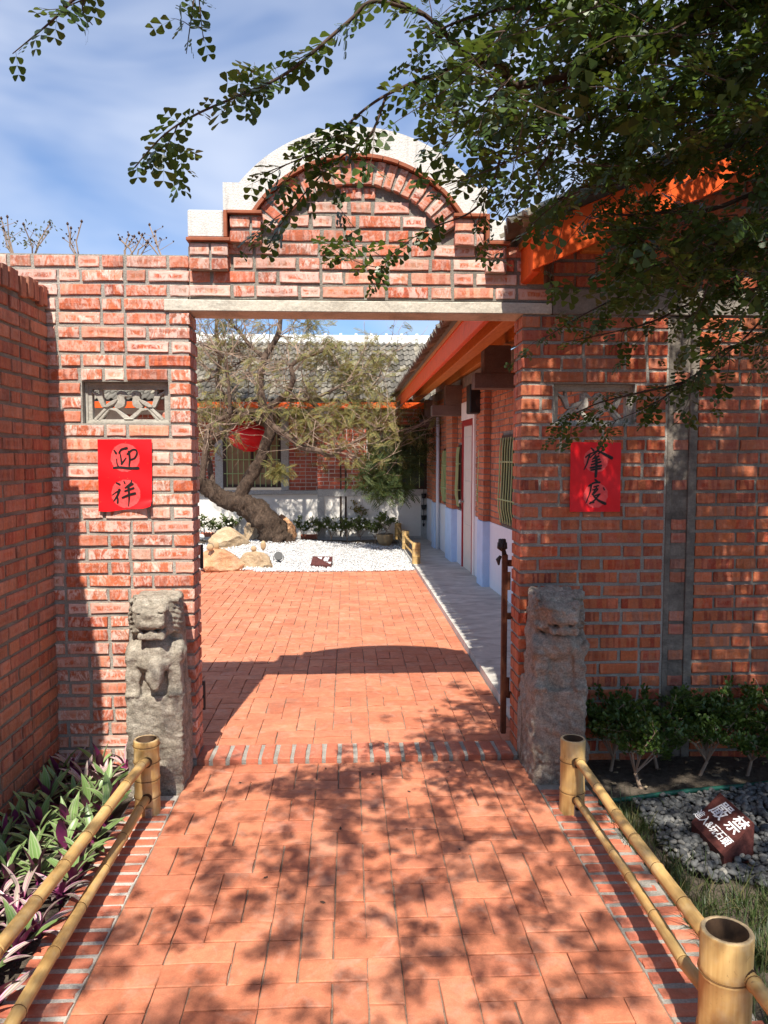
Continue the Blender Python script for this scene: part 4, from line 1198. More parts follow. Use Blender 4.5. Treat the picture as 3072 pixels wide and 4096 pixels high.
xs = sorted({XF, XN} | {a for o in opens for a in o[:2]}); zs = sorted({ZD, 2.75} | {a for o in opens for a in o[2:] if a > ZD})
inside = lambda x, z: any(o[0] < x < o[1] and o[2] < z < o[3] for o in opens)
sw = slab(xs, zs, lambda x, z: not inside(x, z), 0.008, 0.2).build('side_wall', M['mortar_dark'], sh)
lay(sw, M['brick_orange'], [ZD + 0.004 + 0.07 * k for k in range(0, 25)], cut(lambda a, b: [(XF, XN)], [(o[0] - .01, o[1] + .01, o[2], o[3]) for o in opens]), 0.056, 0.06, 41,
    limit=300, near=lambda q: (abs(q[0]) if True else 0), joint=0.013)
dz = slab(sorted({XF, XN, door[0], door[1]}), [-0.05, ZD], lambda x, z: not (door[0] < x < door[1]), -0.006, 0.2)
dz.build('dado', M['blue'], sh)
def pilaster(a, b):
    d = MB(); d.bevel_box(a - 0.01, b + 0.01, -0.095, 0.05, -0.05, ZD + 0.004, 0.006); d.build('dado_pier', M['blue_strong'], sh)
    p = MB().box(a + .004, b - .004, -0.078, 0.05, ZD + 0.005, 2.5).build('pier', M['mortar_dark'], sh)
    rr = random.Random(int(a * 100))
    for k in range(23):
        z = ZD + 0.012 + 0.07 * k
        L = b - a
        link('brick', brick_mesh(L, 0.056, 0.08, M['brick_orange'], rr.randrange(4)), p, ((a + b) / 2, -0.086 + rr.uniform(-.003, .003), z + .028))
pilaster(wx(1934) + 0.10, wx(1961) + 0.02); pilaster(wx(1806), wx(1830)); pilaster(wx(1748), wx(1759))
def side_window(o, glass):
    a, b, c, d = o
    f = MB(); t = 0.05
    for (p, q, r, s_) in ((a, a + t, c, d), (b - t, b, c, d), (a + t, b - t, c, c + t), (a + t, b - t, d - t, d)):
        f.box(p, q, -0.012, 0.07, r, s_)
    w = f.build('window', M['brown_frame'], sh)
    MB().box(a + t, b - t, 0.05, 0.056, c + t, d - t).build('pane', glass, w)
    nb = max(3, int((b - a) / 0.11))
    zb, zt = c + 0.03, d - 0.03; H = zt - zb
    for i in range(nb):
        xx = a + (b - a) * (i + 0.5) / nb
        pts = [(xx, -0.03, zb), (xx, -0.035, zb + .06), (xx, -0.055, zb + .16), (xx, -0.058, zb + .28), (xx, -0.052, zb + .42 * H), (xx, -0.045, zb + .62 * H), (xx, -0.042, zt - .12), (xx, -0.03, zt)]
        link('grille_bar', MB().tube(pts, 0.008, 5).mesh('grille_bar', M['grille']), w)
    for zz, yy in ((zb + .28 * H, -0.060), (zb + 0.72 * H, -0.047)):
        link('grille_rail', MB().tube([(a + .02, yy + .09, zz), (a + .03, yy, zz), (b - .03, yy, zz), (b - .02, yy + .09, zz)], 0.008, 5).mesh('grille_rail', M['grille']), w)
side_window(w1, M['glass']); side_window(w2, M['glass_green']); side_window(w3, M['glass_green']); side_window(w4, M['glass_green'])
a, b, c, d = door
dm = MB(); dm.bevel_box(a + .05, b - .08, -0.004, 0.05, c, d - .08, .004)
for zz in (0.25, 0.85, 1.45): dm.bevel_box(a + .16, b - .2, -0.012, 0.02, zz, zz + .45, .006)
dr = dm.build('door', M['door_white'], sh)
fm = MB(); fm.box(a - .01, a + .05, -.02, .08, .07, d); fm.box(b - .08, b, -.024, .08, .07, d); fm.box(a + .05, b - .08, -.022, .08, d - .08, d)
fm.build('door_frame', M['red_frame'], dr)
MB().tube([(a + .12, -0.01, 1.0), (a + .12, -0.06, 1.0)], [0.012, 0.012], 8).tube([(a + .12, -0.05, 1.0), (a + .12, -0.085, 1.0)], [0.034, 0.024], 10).build('door_knob', M['steel'], dr, smooth=True)
MB().bevel_box(b + .004, b + .09, -.03, .05, .07, d + .25, .004).bevel_box(a - .02, b + .003, -.03, .05, d + .004, d + .25, .004).build('door_surround', M['white_wall'], sh)
MB().tube([(wx(1763), -0.05, 0.07), (wx(1763), -0.05, 2.3)], 0.03, 8).build('drain_pipe', M['blue'], sh, smooth=True)
# gable end facing the garden
SLOPE = 0.43; EZ, EX = 2.50, 0.885
roofz = lambda x: EZ + SLOPE * (x - EX)
GX0, GX1 = C1 + 0.004, 3.6
core = MB(); core.box(GX0, GX1, GY + rec, GY + 0.2, -0.05, LINT_Z0 - 0.002)
core.prism([(1.065, 2.48), (GX1, 2.48), (GX1, roofz(GX1) + 0.12), (1.065, roofz(1.065) + 0.12)], GY + rec, GY + 0.2)
gb = side_part(core, 'gable_wall', M['mortar_dark'])
def glay(rows, iv, seed, lim):
    rg2 = random.Random(seed)
    n0 = 0
    for ri, z in enumerate(rows):
        for (a_, b_) in iv(z, z + BH):
            if b_ - a_ < 0.04: continue
            for c_, L in fill_row(a_, b_, rg2, 'S' if ri % 2 else 'H', 0.21, 0.098, 0.014):
                o = link('brick', brick_mesh(L, BH, 0.09, M['brick_red_shaded'], rg2.randrange(4)), None, (c_, GY + rg2.uniform(-.004, .002), z + BH / 2), (0, rg2.uniform(-.005, .005), rg2.uniform(-.006, .006)))
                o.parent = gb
glay([rowz(k) for k in range(-2, 32)], lambda p, q: [(GX0 + .004, 3.0)], 51, 0)
glay([2.488 + PITCHZ * k for k in range(0, 10)], lambda p, q: [(max(1.07, EX + (q - EZ) / SLOPE - 0.28), 3.0)], 52, 0)
bm_ = MB(); bm_.bevel_box(1.064, GX1, GY - 0.008, GY + 0.19, LINT_Z0 + 0.001, 2.478, 0.005)
side_part(bm_, 'gable_beam', M['concrete_dark'])
# roof
Y0, Y1 = 3.70, 14.2
RX = 3.9
rf = MB(); rf.prism([(EX, EZ + .20), (RX, roofz(RX) + .20), (RX, roofz(RX) + .25), (EX - .02, EZ + .25)], Y0 + .02, Y1)
rf.prism([(RX, roofz(RX) + .20), (2 * RX - EX, EZ + .20), (2 * RX - EX, EZ + .25), (RX, roofz(RX) + .25)], Y0 + .02, Y1)
roof = side_part(rf, 'roof', M['roof_tile'])
def wchild(mb, name, mat, parent, **kw):
    o = mb.build(name, mat, None, **kw); o.parent = parent; return o
wchild(MB().prism([(EX - .002, EZ + .16), (1.75, roofz(1.75) + .16), (1.75, roofz(1.75) + .198), (EX - .002, EZ + .198)], Y0 + .05, Y1), 'soffit_boards', M['orange_board'], roof)
wchild(MB().bevel_box(EX + .01, EX + .05, Y0 + .045, Y1, EZ, EZ + .175, .004), 'fascia_board', M['orange'], roof)
wchild(MB().bevel_box(1.20, 1.33, Y0 + .25, Y1, roofz(1.2) + .02, roofz(1.2) + .16, .006), 'purlin', M['orange_board'], roof)
wchild(MB().bevel_box(1.62, 1.74, GY + .21, Y1, roofz(1.62) - .04, roofz(1.62) + .13, .006), 'purlin', M['orange_board'], roof)
wchild(MB().prism([(EX, EZ), (RX, roofz(RX)), (RX, roofz(RX) + .195), (EX, EZ + .195)], Y0, Y0 + .04), 'bargeboard', M['orange'], roof)
rg = random.Random(8)
tilev = []
for k in range(9): tilev.append((-.06 + .12 * k / 8, .022 * math.cos(math.pi * (k / 8 - .35) * 1.5)))
def end_tile():
    mb = MB(); v = []
    for yy in (0.0, 0.22):
        for (u, w_) in tilev: v.append((yy, u, w_ + .03))
        for (u, w_) in tilev[::-1]: v.append((yy, u, w_ + .012))
    n_ = len(tilev) * 2; f = [tuple(range(n_))]
    for k in range(n_): f.append((k, (k + 1) % n_, (k + 1) % n_ + n_, k + n_))
    return mb.add(v, f).mesh('eave_tile', M['roof_tile'])
et = end_tile()
y = Y0 + .06; k = 0
while y < Y1:
    o = link('eave_tile', et, None, (EX - .095 + rg.uniform(-.010, .010), y, EZ + .205), (0, -math.atan(SLOPE), 0)); o.parent = roof
    y += .123
x = EX - .04
while x < RX:
    o = link('verge_tile', et, None, (x, Y0 - .01 + rg.uniform(-.01, .01), roofz(x) + .235), (0, -math.atan(SLOPE), 0)); o.parent = roof
    x += .20
# brackets, as measured in the photograph
def brk(pxl, pxr, pyt, pyb, vx0, vx1, vyt, Y):
    p, q = on_y(pxl, pyt, Y), on_y(pxr, pyb, Y); r, s_ = on_y(vx0, vyt, Y), on_y(vx1, vyt, Y)
    xr = SP.x - 0.0325 * (Y - SP.y) + .02
    m_ = MB(); m_.bevel_box(p[0], xr, Y, Y + .2, q[2], p[2], .005); m_.bevel_box(r[0], min(s_[0], xr), Y + .004, Y + .196, p[2], r[2], .005)
    side_part(m_, 'eave_bracket', M['bracket'])
brk(1899, 2060, 1491, 1553, 1937, 2045, 1380, 7.75)
brk(1729, 1900, 1620, 1663, 1782, 1860, 1540, 11.0)
brk(1685, 1830, 1677, 1709, 1700, 1750, 1600, 13.0)
# loudspeaker
Yk = 9.3
p, q = on_y(1880, 1535, Yk), on_y(1972, 1652, Yk)
spk = MB(); spk.bevel_box(p[0], q[0], Yk, Yk + .28, q[2], p[2], .012)
spo = spk.build('loudspeaker', M['black']); tag(spo, 'black box loudspeaker mounted under the orange eave', 'loudspeaker')
cxx, czz = (p[0] + q[0]) / 2, (p[2] + q[2]) / 2
MB().tube([(cxx, Yk - .003, czz - .04), (cxx, Yk + .01, czz - .04)], [0.07, 0.08], 16).build('driver_cone', M['iron_dark'], spo)
MB().box(q[0] - .001, q[0] + .06, Yk + .1, Yk + .16, czz - .03, czz + .03).build('wall_mount', M['steel'], spo)

# ------------------------------------------------------------------ iron gate leaf standing open against the right jamb
gl = thing('iron_gate', 'rusty iron gate leaf folded open against the shaded jamb', 'gate', (XR - 0.035, GY + WT + 0.03, 0.0))
zt = on_y(2045, 2215, GY + WT + .05)[2]
MB().bevel_box(-.010, .020, -.01, .025, .05, zt, .004).build('gate_stile', M['rust'], gl)
for zz in (0.25, 0.7, 1.0): MB().bevel_box(.023, .60, .004, .03, zz, zz + .035, .003).build('gate_rail', M['rust'], gl)
for i in range(5): MB().tube([(.09 + .11 * i, .017, .10), (.09 + .11 * i, .017, 1.08)], .008, 6).build('gate_bar', M['rust'], gl)
for zz in (.32, zt - .15): MB().tube([(.026, 0.0, zz - .05), (.026, 0.0, zz + .05)], .012, 8).build('hinge', M['rust'], gl)
fl = MB()
for i in range(7):
    a = i * 2 * math.pi / 7
    for kx in (0, 1):
        rr_ = .018 - kx * .006; zc = zt + .05 + kx * .02
        c = Vector((-.012 + rr_ * math.cos(a + kx * .4), rr_ * math.sin(a + kx * .4), zc))
        fl.tube([Vector((-.012, 0, zt + .02)), c + Vector((0, 0, -.012)), c + Vector((.004 * math.cos(a), .004 * math.sin(a), .016))], [.006, .013, .005], 6)
fl.tube([(0, 0, zt), (-.01, 0, zt + .05)], [.014, .010], 7)
fl.tube([(-.02, 0, zt - .01), (-.035, -.005, zt - .03), (-.03, 0, zt - .06)], [.008, .014, .005], 6)
fl.build('iron_flower', M['iron_dark'], gl, smooth=True)
for (zz, hh) in ((1.07, .13), (.30, .16)):
    MB().tube([(.004, WT + .01, zz - hh / 2), (.004, WT + .01, zz + hh / 2)], .009, 8).build('hinge', M['iron_dark'], wl)

# ------------------------------------------------------------------ house across the back
BY = 14.65; RY = 15.6
bh_ = thing('back_house', 'low red brick house with grey tiled roof and white ridge', 'house', (0, BY, 0))
rl = lambda px_, py_, Y: on_y(px_, py_, Y)
ZDb = on_y(1400, 1958, BY)[2]
XW0, XW1, XW2 = on_y(1270, 1900, BY)[0], on_y(1466, 1900, BY)[0], 2.6
# wing: granite dado with white panels
MB().box(XW0, XW2, .012, 1.4, -.05, ZDb).build('wing_dado', M['white_wall'], bh_)
gr = MB(); t = .13
gr.bevel_box(XW0 - .004, XW2, -.02, .05, ZDb - t, ZDb + .003, .004)
for xa_ in (XW0 - .004, XW2 - 1.0 - .2): gr.bevel_box(xa_, xa_ + t, -.018, .05, -.05, ZDb - t - .001, .004)
gr.bevel_box(XW0 + t, XW2, -.016, .05, -.05, .12, .004)
gr.build('dado_border', M['granite'], bh_)
# wing brickwork and its window
WZT = 2.75
wxa, wxb = XW1 + .02, on_y(1708, 1900, BY)[0]
ww = slab([XW0, wxa, wxb, XW2], [ZDb + .003, on_y(1600, 1690, BY)[2], WZT], lambda x, z: not (wxa < x < wxb and z < on_y(1600, 1690, BY)[2]), .008, .2).build('wing_wall', M['mortar_white'], bh_)
zwt = on_y(1600, 1690, BY)[2]
lay(ww, M['brick_far'], [ZDb + .012 + .076 * k for k in range(22)], lambda p, q: [(XW0, XW1)] + ([(wxb + .02, XW2)] if q < zwt else [(XW1 + .01, XW2)]), .063, .05, 61, S=.21, Hd=.1, joint=.013, ch=.003)
rw = MB()
rw.box(wxa, wxa + .06, .02, .08, ZDb + .004, zwt); rw.box(wxb - .06, wxb, .02, .08, ZDb + .004, zwt); rw.box(wxa + .06, wxb - .06, .02, .08, ZDb + .004, ZDb + .06); rw.box(wxa + .06, wxb - .06, .02, .08, zwt - .06, zwt)
w_ = rw.build('window', M['brown_frame'], bh_)
MB().box(wxa + .06, wxb - .06, .06, .066, ZDb + .06, zwt - .06).build('pane', M['glass'], w_)
for i in range(6):
    xx = wxa + .06 + (wxb - wxa - .12) * (i + .5) / 6
    MB().tube([(xx, .0, ZDb + .03), (xx, .0, zwt - .03)], .008, 5).build('grille_bar', M['grille'], w_)
MB().tube([(wxa + .04, .0, ZDb + .62), (wxb - .04, .0, ZDb + .62)], .008, 5).build('grille_rail', M['grille'], w_)
# recessed front on the left
y_ = RY - BY
MB().box(-6.5, XW0 - .002, y_ + .012, y_ + .2, -.05, on_y(1200, 1978, RY)[2]).build('front_dado', M['white_wall'], bh_)
zb0, zb1 = on_y(1200, 1978, RY)[2], 2.75
gx0, gx1 = on_y(862, 1900, RY)[0], on_y(1155, 1900, RY)[0]
fx0, fx1 = on_y(893, 1900, RY)[0], on_y(1125, 1900, RY)[0]
fzb, fzt = on_y(1000, 1950, RY)[2], on_y(1000, 1650, RY)[2]
fw = slab([-6.5, gx0, gx1, XW0 - .003], [zb0 + .002, fzt, zb1], lambda x, z: not (gx0 < x < gx1 and z < fzt), y_ + .008, y_ + .2).build('front_wall', M['mortar_white'], bh_)
lay(fw, M['brick_far'], [zb0 + .09 + .076 * k for k in range(20)], lambda p, q: [(-4.4, gx0 - .01), (gx1 + .01, XW0 - .012)] if q < fzt else [(-4.4, XW0 - .012)], .063, .05, 62, y=y_, S=.21, Hd=.1, joint=.013, near=lambda q: -q[0], ch=.003)
MB().bevel_box(-6.5, XW0 - .006, y_ - .06, y_ + .1, zb0 + .002, zb0 + .085, .008).build('front_ledge', M['granite'], bh_)
ws = MB(); ws.bevel_box(gx0, fx0, y_ - .03, y_ + .1, zb0 + .086, fzt, .004); ws.bevel_box(fx1, gx1, y_ - .03, y_ + .1, zb0 + .086, fzt, .004)
ws.build('window_surround', M['granite'], bh_)
wf = MB(); t = .06
for (p_, q_, r_, s_) in ((fx0, fx0 + t, fzb, fzt), (fx1 - t, fx1, fzb, fzt), (fx0 + t, fx1 - t, fzb, fzb + t), (fx0 + t, fx1 - t, fzt - t, fzt)): wf.box(p_, q_, y_ - .02, y_ + .06, r_, s_)
wf.box((fx0 + fx1) / 2 - .02, (fx0 + fx1) / 2 + .02, y_ + .0, y_ + .05, fzb + t, fzt - t)
win = wf.build('window', M['brown_frame'], bh_)
MB().box(fx0 + t, fx1 - t, y_ + .04, y_ + .046, fzb + t, fzt - t).build('pane', M['blind'], win)
for i in range(10):
    xx = fx0 + .03 + (fx1 - fx0 - .06) * (i + .5) / 10
    MB().tube([(xx, y_ - .04, fzb + .02), (xx, y_ - .04, fzt)], .009, 5).build('grille_bar', M['grille'], win)
for zz in (fzb + .28, fzb + .56, fzb + .84): MB().tube([(fx0 + .02, y_ - .042, zz), (fx1 - .02, y_ - .042, zz)], .010, 5).build('grille_rail', M['grille'], win)
# roof of the back house
EY, EZB = 14.42, 2.60; RYb, RZb = 17.45, 4.13
sl_ = math.atan2(RZb - EZB, RYb - EY); LEN = math.hypot(RZb - EZB, RYb - EY)
rb = MB(); rb.add([(-6.8, EY - BY, EZB + .06), (2.7, EY - BY, EZB + .06), (2.7, RYb - BY, RZb + .02), (-6.8, RYb - BY, RZb + .02), (-6.8, EY - BY, EZB), (2.7, EY - BY, EZB), (2.7, RYb - BY, RZb - .1), (-6.8, RYb - BY, RZb - .1),
                   (-6.8, 2 * RYb - EY - BY, EZB + .06), (2.7, 2 * RYb - EY - BY, EZB + .06)], [(0, 1, 2, 3), (0, 4, 5, 1), (4, 7, 6, 5), (3, 2, 9, 8)])
rfb = rb.build('roof', M['roof_tile'], bh_)
MB().bevel_box(-6.8, 1.6, EY - BY - .01, EY - BY + .03, EZB - .07, EZB + .045, .004).build('fascia_board', M['orange'], rfb)
NTR = 11; TP, TL = 0.122, LEN / NTR
prof = [(-.061, .004), (-.035, .0), (-.008, .004), (.014, .026), (.036, .034), (.056, .022), (.064, .004)]
def roof_tile():
    v, f = [], []
    for yy, lift in ((0, .032), (TL * 1.02, .006)):
        for u, w2_ in prof: v.append((u, yy, w2_ + lift))
    for u, w2_ in prof: v.append((u, 0, w2_ + .012))
    n_ = len(prof)
    for k in range(n_ - 1):
        f.append((k, k + 1, n_ + k + 1, n_ + k)); f.append((2 * n_ + k, 2 * n_ + k + 1, k + 1, k))
    return v, f
tv, tf = roof_tile()
tme = new_mesh('roof_tile', tv, tf, M['roof_tile'])
cells = []
for j in range(NTR):
    for i in range(72):
        X = -6.6 + TP * i + .06
        cells.append((X, j))
cells.sort(key=lambda q: abs(q[0] - 0.15) + (0 if q[0] < 1.5 else 9))
rest = []
for n_, (X, j) in enumerate(cells):
    dy, dzz = math.cos(sl_) * TL * j, math.sin(sl_) * TL * j
    loc = (X + rg.uniform(-.006, .006), EY - BY - .02 + dy, EZB + .065 + dzz + rg.uniform(-.004, .004)); rot = (sl_ + rg.uniform(-.02, .02), rg.uniform(-.02, .02), rg.uniform(-.03, .03))
    if n_ < 300: link('roof_tile', tme, rfb, loc, rot)
    else: rest.append((loc, rot))
from mathutils import Euler
Rm = np.array([np.array(Euler(r).to_matrix()) for _, r in rest]); T = np.array([l for l, _ in rest])
link('roof_tiles_beyond', combine('roof_tiles_beyond', tv, tf, Rm, T, M['roof_tile']), rfb, kind='stuff')
rd = MB(); rd.bevel_box(-6.8, 2.7, RYb - BY - .14, RYb - BY + .14, RZb + .02, RZb + .085, .01); rd.bevel_box(-6.8, 2.7, RYb - BY - .09, RYb - BY + .09, RZb + .087, RZb + .215, .02)
rdo = rd.build('ridge', M['ridge_white'], rfb)
x = -6.6
while x < 2.6:
    MB().tube([(x - .025, RYb - BY, RZb + .165), (x + .025, RYb - BY, RZb + .165)], .105, 10).build('ridge_cap', M['ridge_white'], rfb, smooth=False)
    x += .34
# small lamp box under the eave
p = on_y(1297, 1655, 14.6); o = MB().bevel_box(p[0] - .1, p[0] + .1, 14.55, 14.7, p[2] - .09, p[2] + .08, .01).build('lamp_box', M['ridge_white']); tag(o, 'small white lamp box fixed under the back eave', 'lamp box')

# ------------------------------------------------------------------ red lantern
lc = on_y(997, 1748, 15.0)
lan = thing('red_lantern', 'big round red lantern hanging at the window behind the leaning tree', 'lantern', (lc[0], lc[1], lc[2] - .3))
v, f = [], []
NS, NRr = 48, 18
for j in range(NRr + 1):
    a = -math.pi / 2 + math.pi * j / NRr
    for i in range(NS):
        rr_ = .385 * math.cos(a) * (1 + .022 * abs(math.cos(i * math.pi * 12 / NS * 1)))
        rr_ = max(rr_, .1)
        v.append((rr_ * math.cos(2 * math.pi * i / NS), rr_ * math.sin(2 * math.pi * i / NS), .3 + .27 * math.sin(a)))
for j in range(NRr):
    for i in range(NS): f.append((j * NS + i, j * NS + (i + 1) % NS, (j + 1) * NS + (i + 1) % NS, (j + 1) * NS + i))
link('lantern_body', new_mesh('lantern_body', v, f, M['lantern'], True), lan)
MB().tube([(0, 0, .02), (0, 0, .06)], [.12, .12], 24).build('bottom_ring', M['lantern'], lan)
MB().tube([(0, 0, .56), (0, 0, .60)], [.13, .11], 24).build('top_ring', M['lantern'], lan)
MB().tube([(0, 0, .60), (0, 0, .80)], .006, 5).build('hanging_cord', M['iron_dark'], lan)
# ------------------------------------------------------------------ bamboo rails beside the path
def bamboo_culm(Lz, r, nodes, mat_open=True):
    """upright culm with swollen nodes and a hollow top; returns outer MB"""
    mb = MB(); S = 20
    prof = [(0, r * 1.03)]
    for zn in nodes: prof += [(zn - .012, r * .985), (zn - .004, r * 1.045), (zn, r * .99), (zn + .004, r * 1.04), (zn + .014, r * .985)]
    prof += [(Lz - .004, r * 1.0), (Lz, r * .97)]
    prof.sort()
    v, f = [], []
    for z, q in prof:
        for i in range(S): v.append((q * math.cos(2 * math.pi * i / S), q * math.sin(2 * math.pi * i / S), z))
    for j in range(len(prof) - 1):
        for i in range(S): f.append((j * S + i, j * S + (i + 1) % S, (j + 1) * S + (i + 1) % S, (j + 1) * S + i))
    o0 = (len(prof) - 1) * S; n0 = len(v)
    for z, q in ((Lz, r * .80), (Lz - .05, r * .74)):
        for i in range(S): v.append((q * math.cos(2 * math.pi * i / S), q * math.sin(2 * math.pi * i / S), z))
    mi = [0] * len(f)
    for i in range(S): f.append((o0 + i, o0 + (i + 1) % S, n0 + (i + 1) % S, n0 + i)); mi.append(1)
    for i in range(S): f.append((n0 + i, n0 + (i + 1) % S, n0 + S + (i + 1) % S, n0 + S + i)); mi.append(2)
    f.append(tuple(n0 + S + i for i in range(S))); mi.append(2)
    me = new_mesh('post', v, f, [M['bamboo'], M['bamboo_cut'], M['bamboo_in']], True, mi)
    return me
def ringline(r, z):
    return MB().tube([(r * math.cos(a), r * math.sin(a), z) for a in np.linspace(0, 2 * math.pi, 25)], .0018, 5, caps=False).mesh('node_ring', M['bamboo_ring'])
def bamboo_post(parent, p, L, r, nodes):
    o = link('post', bamboo_culm(L, r, nodes), parent, p, (0, 0, random.Random(int(p[0] * 999)).uniform(0, 6)))
    for zn in nodes: link('node_ring', ringline(r * 1.035, zn), o, (0, 0, 0))
    return o
def bamboo_rail(parent, a, b, r0, r1, seed, holes=()):
    a, b = Vector(a), Vector(b); d = b - a; L = d.length
    rg_ = random.Random(seed)
    mb = MB(); t = rg_.uniform(.06, .14); nd = []
    while t < L: nd.append(t); t += rg_.uniform(.19, .26)
    pts, rad = [(0, 0, 0)], [r0]
    for q in nd:
        r = r0 + (r1 - r0) * q / L
        for dz_, k in ((-.014, .97), (-.004, 1.05), (0, 1.0), (.004, 1.06), (.016, .97)):
            pts.append((rg_.uniform(-.001, .001) + .010 * math.sin(math.pi * q / L + seed), rg_.uniform(-.001, .001) + .008 * math.sin(2 * math.pi * q / L + seed * 2), q + dz_)); rad.append(r * k)
    pts.append((0, 0, L)); rad.append(r1)
    o = link('rail', MB().tube(pts, rad, 14).mesh('rail', M['bamboo'], True), parent, a, d.to_track_quat('Z', 'Y').to_euler())
    for q in nd:
        r = (r0 + (r1 - r0) * q / L) * 1.045
        link('node_ring', MB().tube([(r * math.cos(s) + .010 * math.sin(math.pi * q / L + seed), r * math.sin(s) + .008 * math.sin(2 * math.pi * q / L + seed * 2), q) for s in np.linspace(0, 2 * math.pi, 17)], .0012, 4, caps=False).mesh('node_ring', M['bamboo_ring']), o)
def rail_hole(parent, p, r, nrm):
    q = Vector(nrm).to_track_quat('Z', 'Y').to_euler()
    link('rail_hole', MB().tube([(0, 0, -.004), (0, 0, .0025)], r, 18).mesh('rail_hole', M['bamboo_in']), parent, p, q)

fr_ = thing('bamboo_fence', 'low bamboo rail fence beside the lawn and the shaded lion', 'bamboo fence', (0, 0, 0))
bamboo_post(fr_, (1.018, 3.366, -.01), .345, .056, (.105, .245))
bamboo_post(fr_, (.992, 1.895, -.01), .375, .067, (.10, .265))
bamboo_post(fr_, (.965, .35, -.01), .37, .065, (.11, .26))
za, zb = on_y(2290, 3050, 3.32)[2], on_y(2295, 3198, 3.32)[2]
zc, zd = on_y(2815, 3775, 1.95)[2], on_y(2810, 3960, 1.95)[2]
bamboo_rail(fr_, (1.022, 3.35, za), (.985, 1.93, zc + .0), .020, .0225, 1)
bamboo_rail(fr_, (1.024, 3.35, zb), (.97, 1.93, zd), .0175, .0195, 2)
zf = on_y(2960, 3920, 1.84)[2]
bamboo_rail(fr_, (1.03, 1.90, zf), (1.0, .36, zf + .02), .021, .021, 3)
rail_hole(fr_, (1.020, 3.366 - .0555, za + .001), .0235, (0, -1, 0)); rail_hole(fr_, (1.022, 3.366 - .0555, zb + .001), .021, (0, -1, 0))
rail_hole(fr_, (1.030, 1.895 - .055, zf), .0245, (.55, -.83, 0))
link('steel_bracket', MB().bevel_box(-.018, .018, -.004, .004, 0, .05, .002).tube([(0, -.004, .05), (0, .004, .05)], .0178, 14).tube([(0, -.011, .03), (0, -.004, .03)], .007, 6).tube([(0, -.011, .052), (0, -.004, .052)], .006, 6).mesh('steel_bracket', M['steel']), fr_, (1.028, 3.366 - .062, -.006))
fl_ = thing('bamboo_fence', 'low bamboo rail fence beside the purple striped plants and the sunlit lion', 'bamboo fence', (0, 0, 0))
bamboo_post(fl_, (-.914, 3.45, -.01), .345, .0565, (.085, .165, .245, .32))
za, zb = on_y(615, 3050, 3.40)[2], on_y(610, 3195, 3.40)[2]
e0 = on_z(-60, 3860, za + .01); e1 = on_z(20, 4130, zb - .01)
dirn = lambda s, e, k: tuple(np.array(s) + (np.array(e) - np.array(s)) * k)
s0, s1 = (-.900, 3.42, za), (-.905, 3.42, zb)
bamboo_rail(fl_, s0, dirn(s0, e0, 1.35), .021, .0225, 4); bamboo_rail(fl_, s1, dirn(s1, e1, 1.35), .020, .021, 5)
rail_hole(fl_, (-.900, 3.45 - .0560, za + .002), .0245, (.0, -1, 0)); rail_hole(fl_, (-.903, 3.45 - .0560, zb + .002), .023, (.0, -1, 0))
pe = dirn(s0, e0, 1.35); bamboo_post(fl_, (pe[0], pe[1], -.01), .37, .06, (.1, .25))
link('steel_bracket', MB().bevel_box(-.016, .016, -.004, .004, 0, .045, .002).tube([(0, -.010, .028), (0, -.004, .028)], .007, 6).mesh('steel_bracket', M['steel']), fl_, (-.895, 3.45 - .062, -.006))
ff = thing('bamboo_fence', 'short bamboo rail fence on the concrete corridor beside the white gravel', 'bamboo fence', (0, 0, 0))
fy = [(1.0, 11.15), (.985, 13.0), (.955, 14.55)]
for (x_, y_) in fy: bamboo_post(ff, (x_, y_, .07), .31, .062, (.1, .21))
for i in (0, 1):
    for zz in (.16, .30): bamboo_rail(ff, (fy[i][0], fy[i][1], zz), (fy[i + 1][0], fy[i + 1][1], zz), .022, .022, 6 + i)

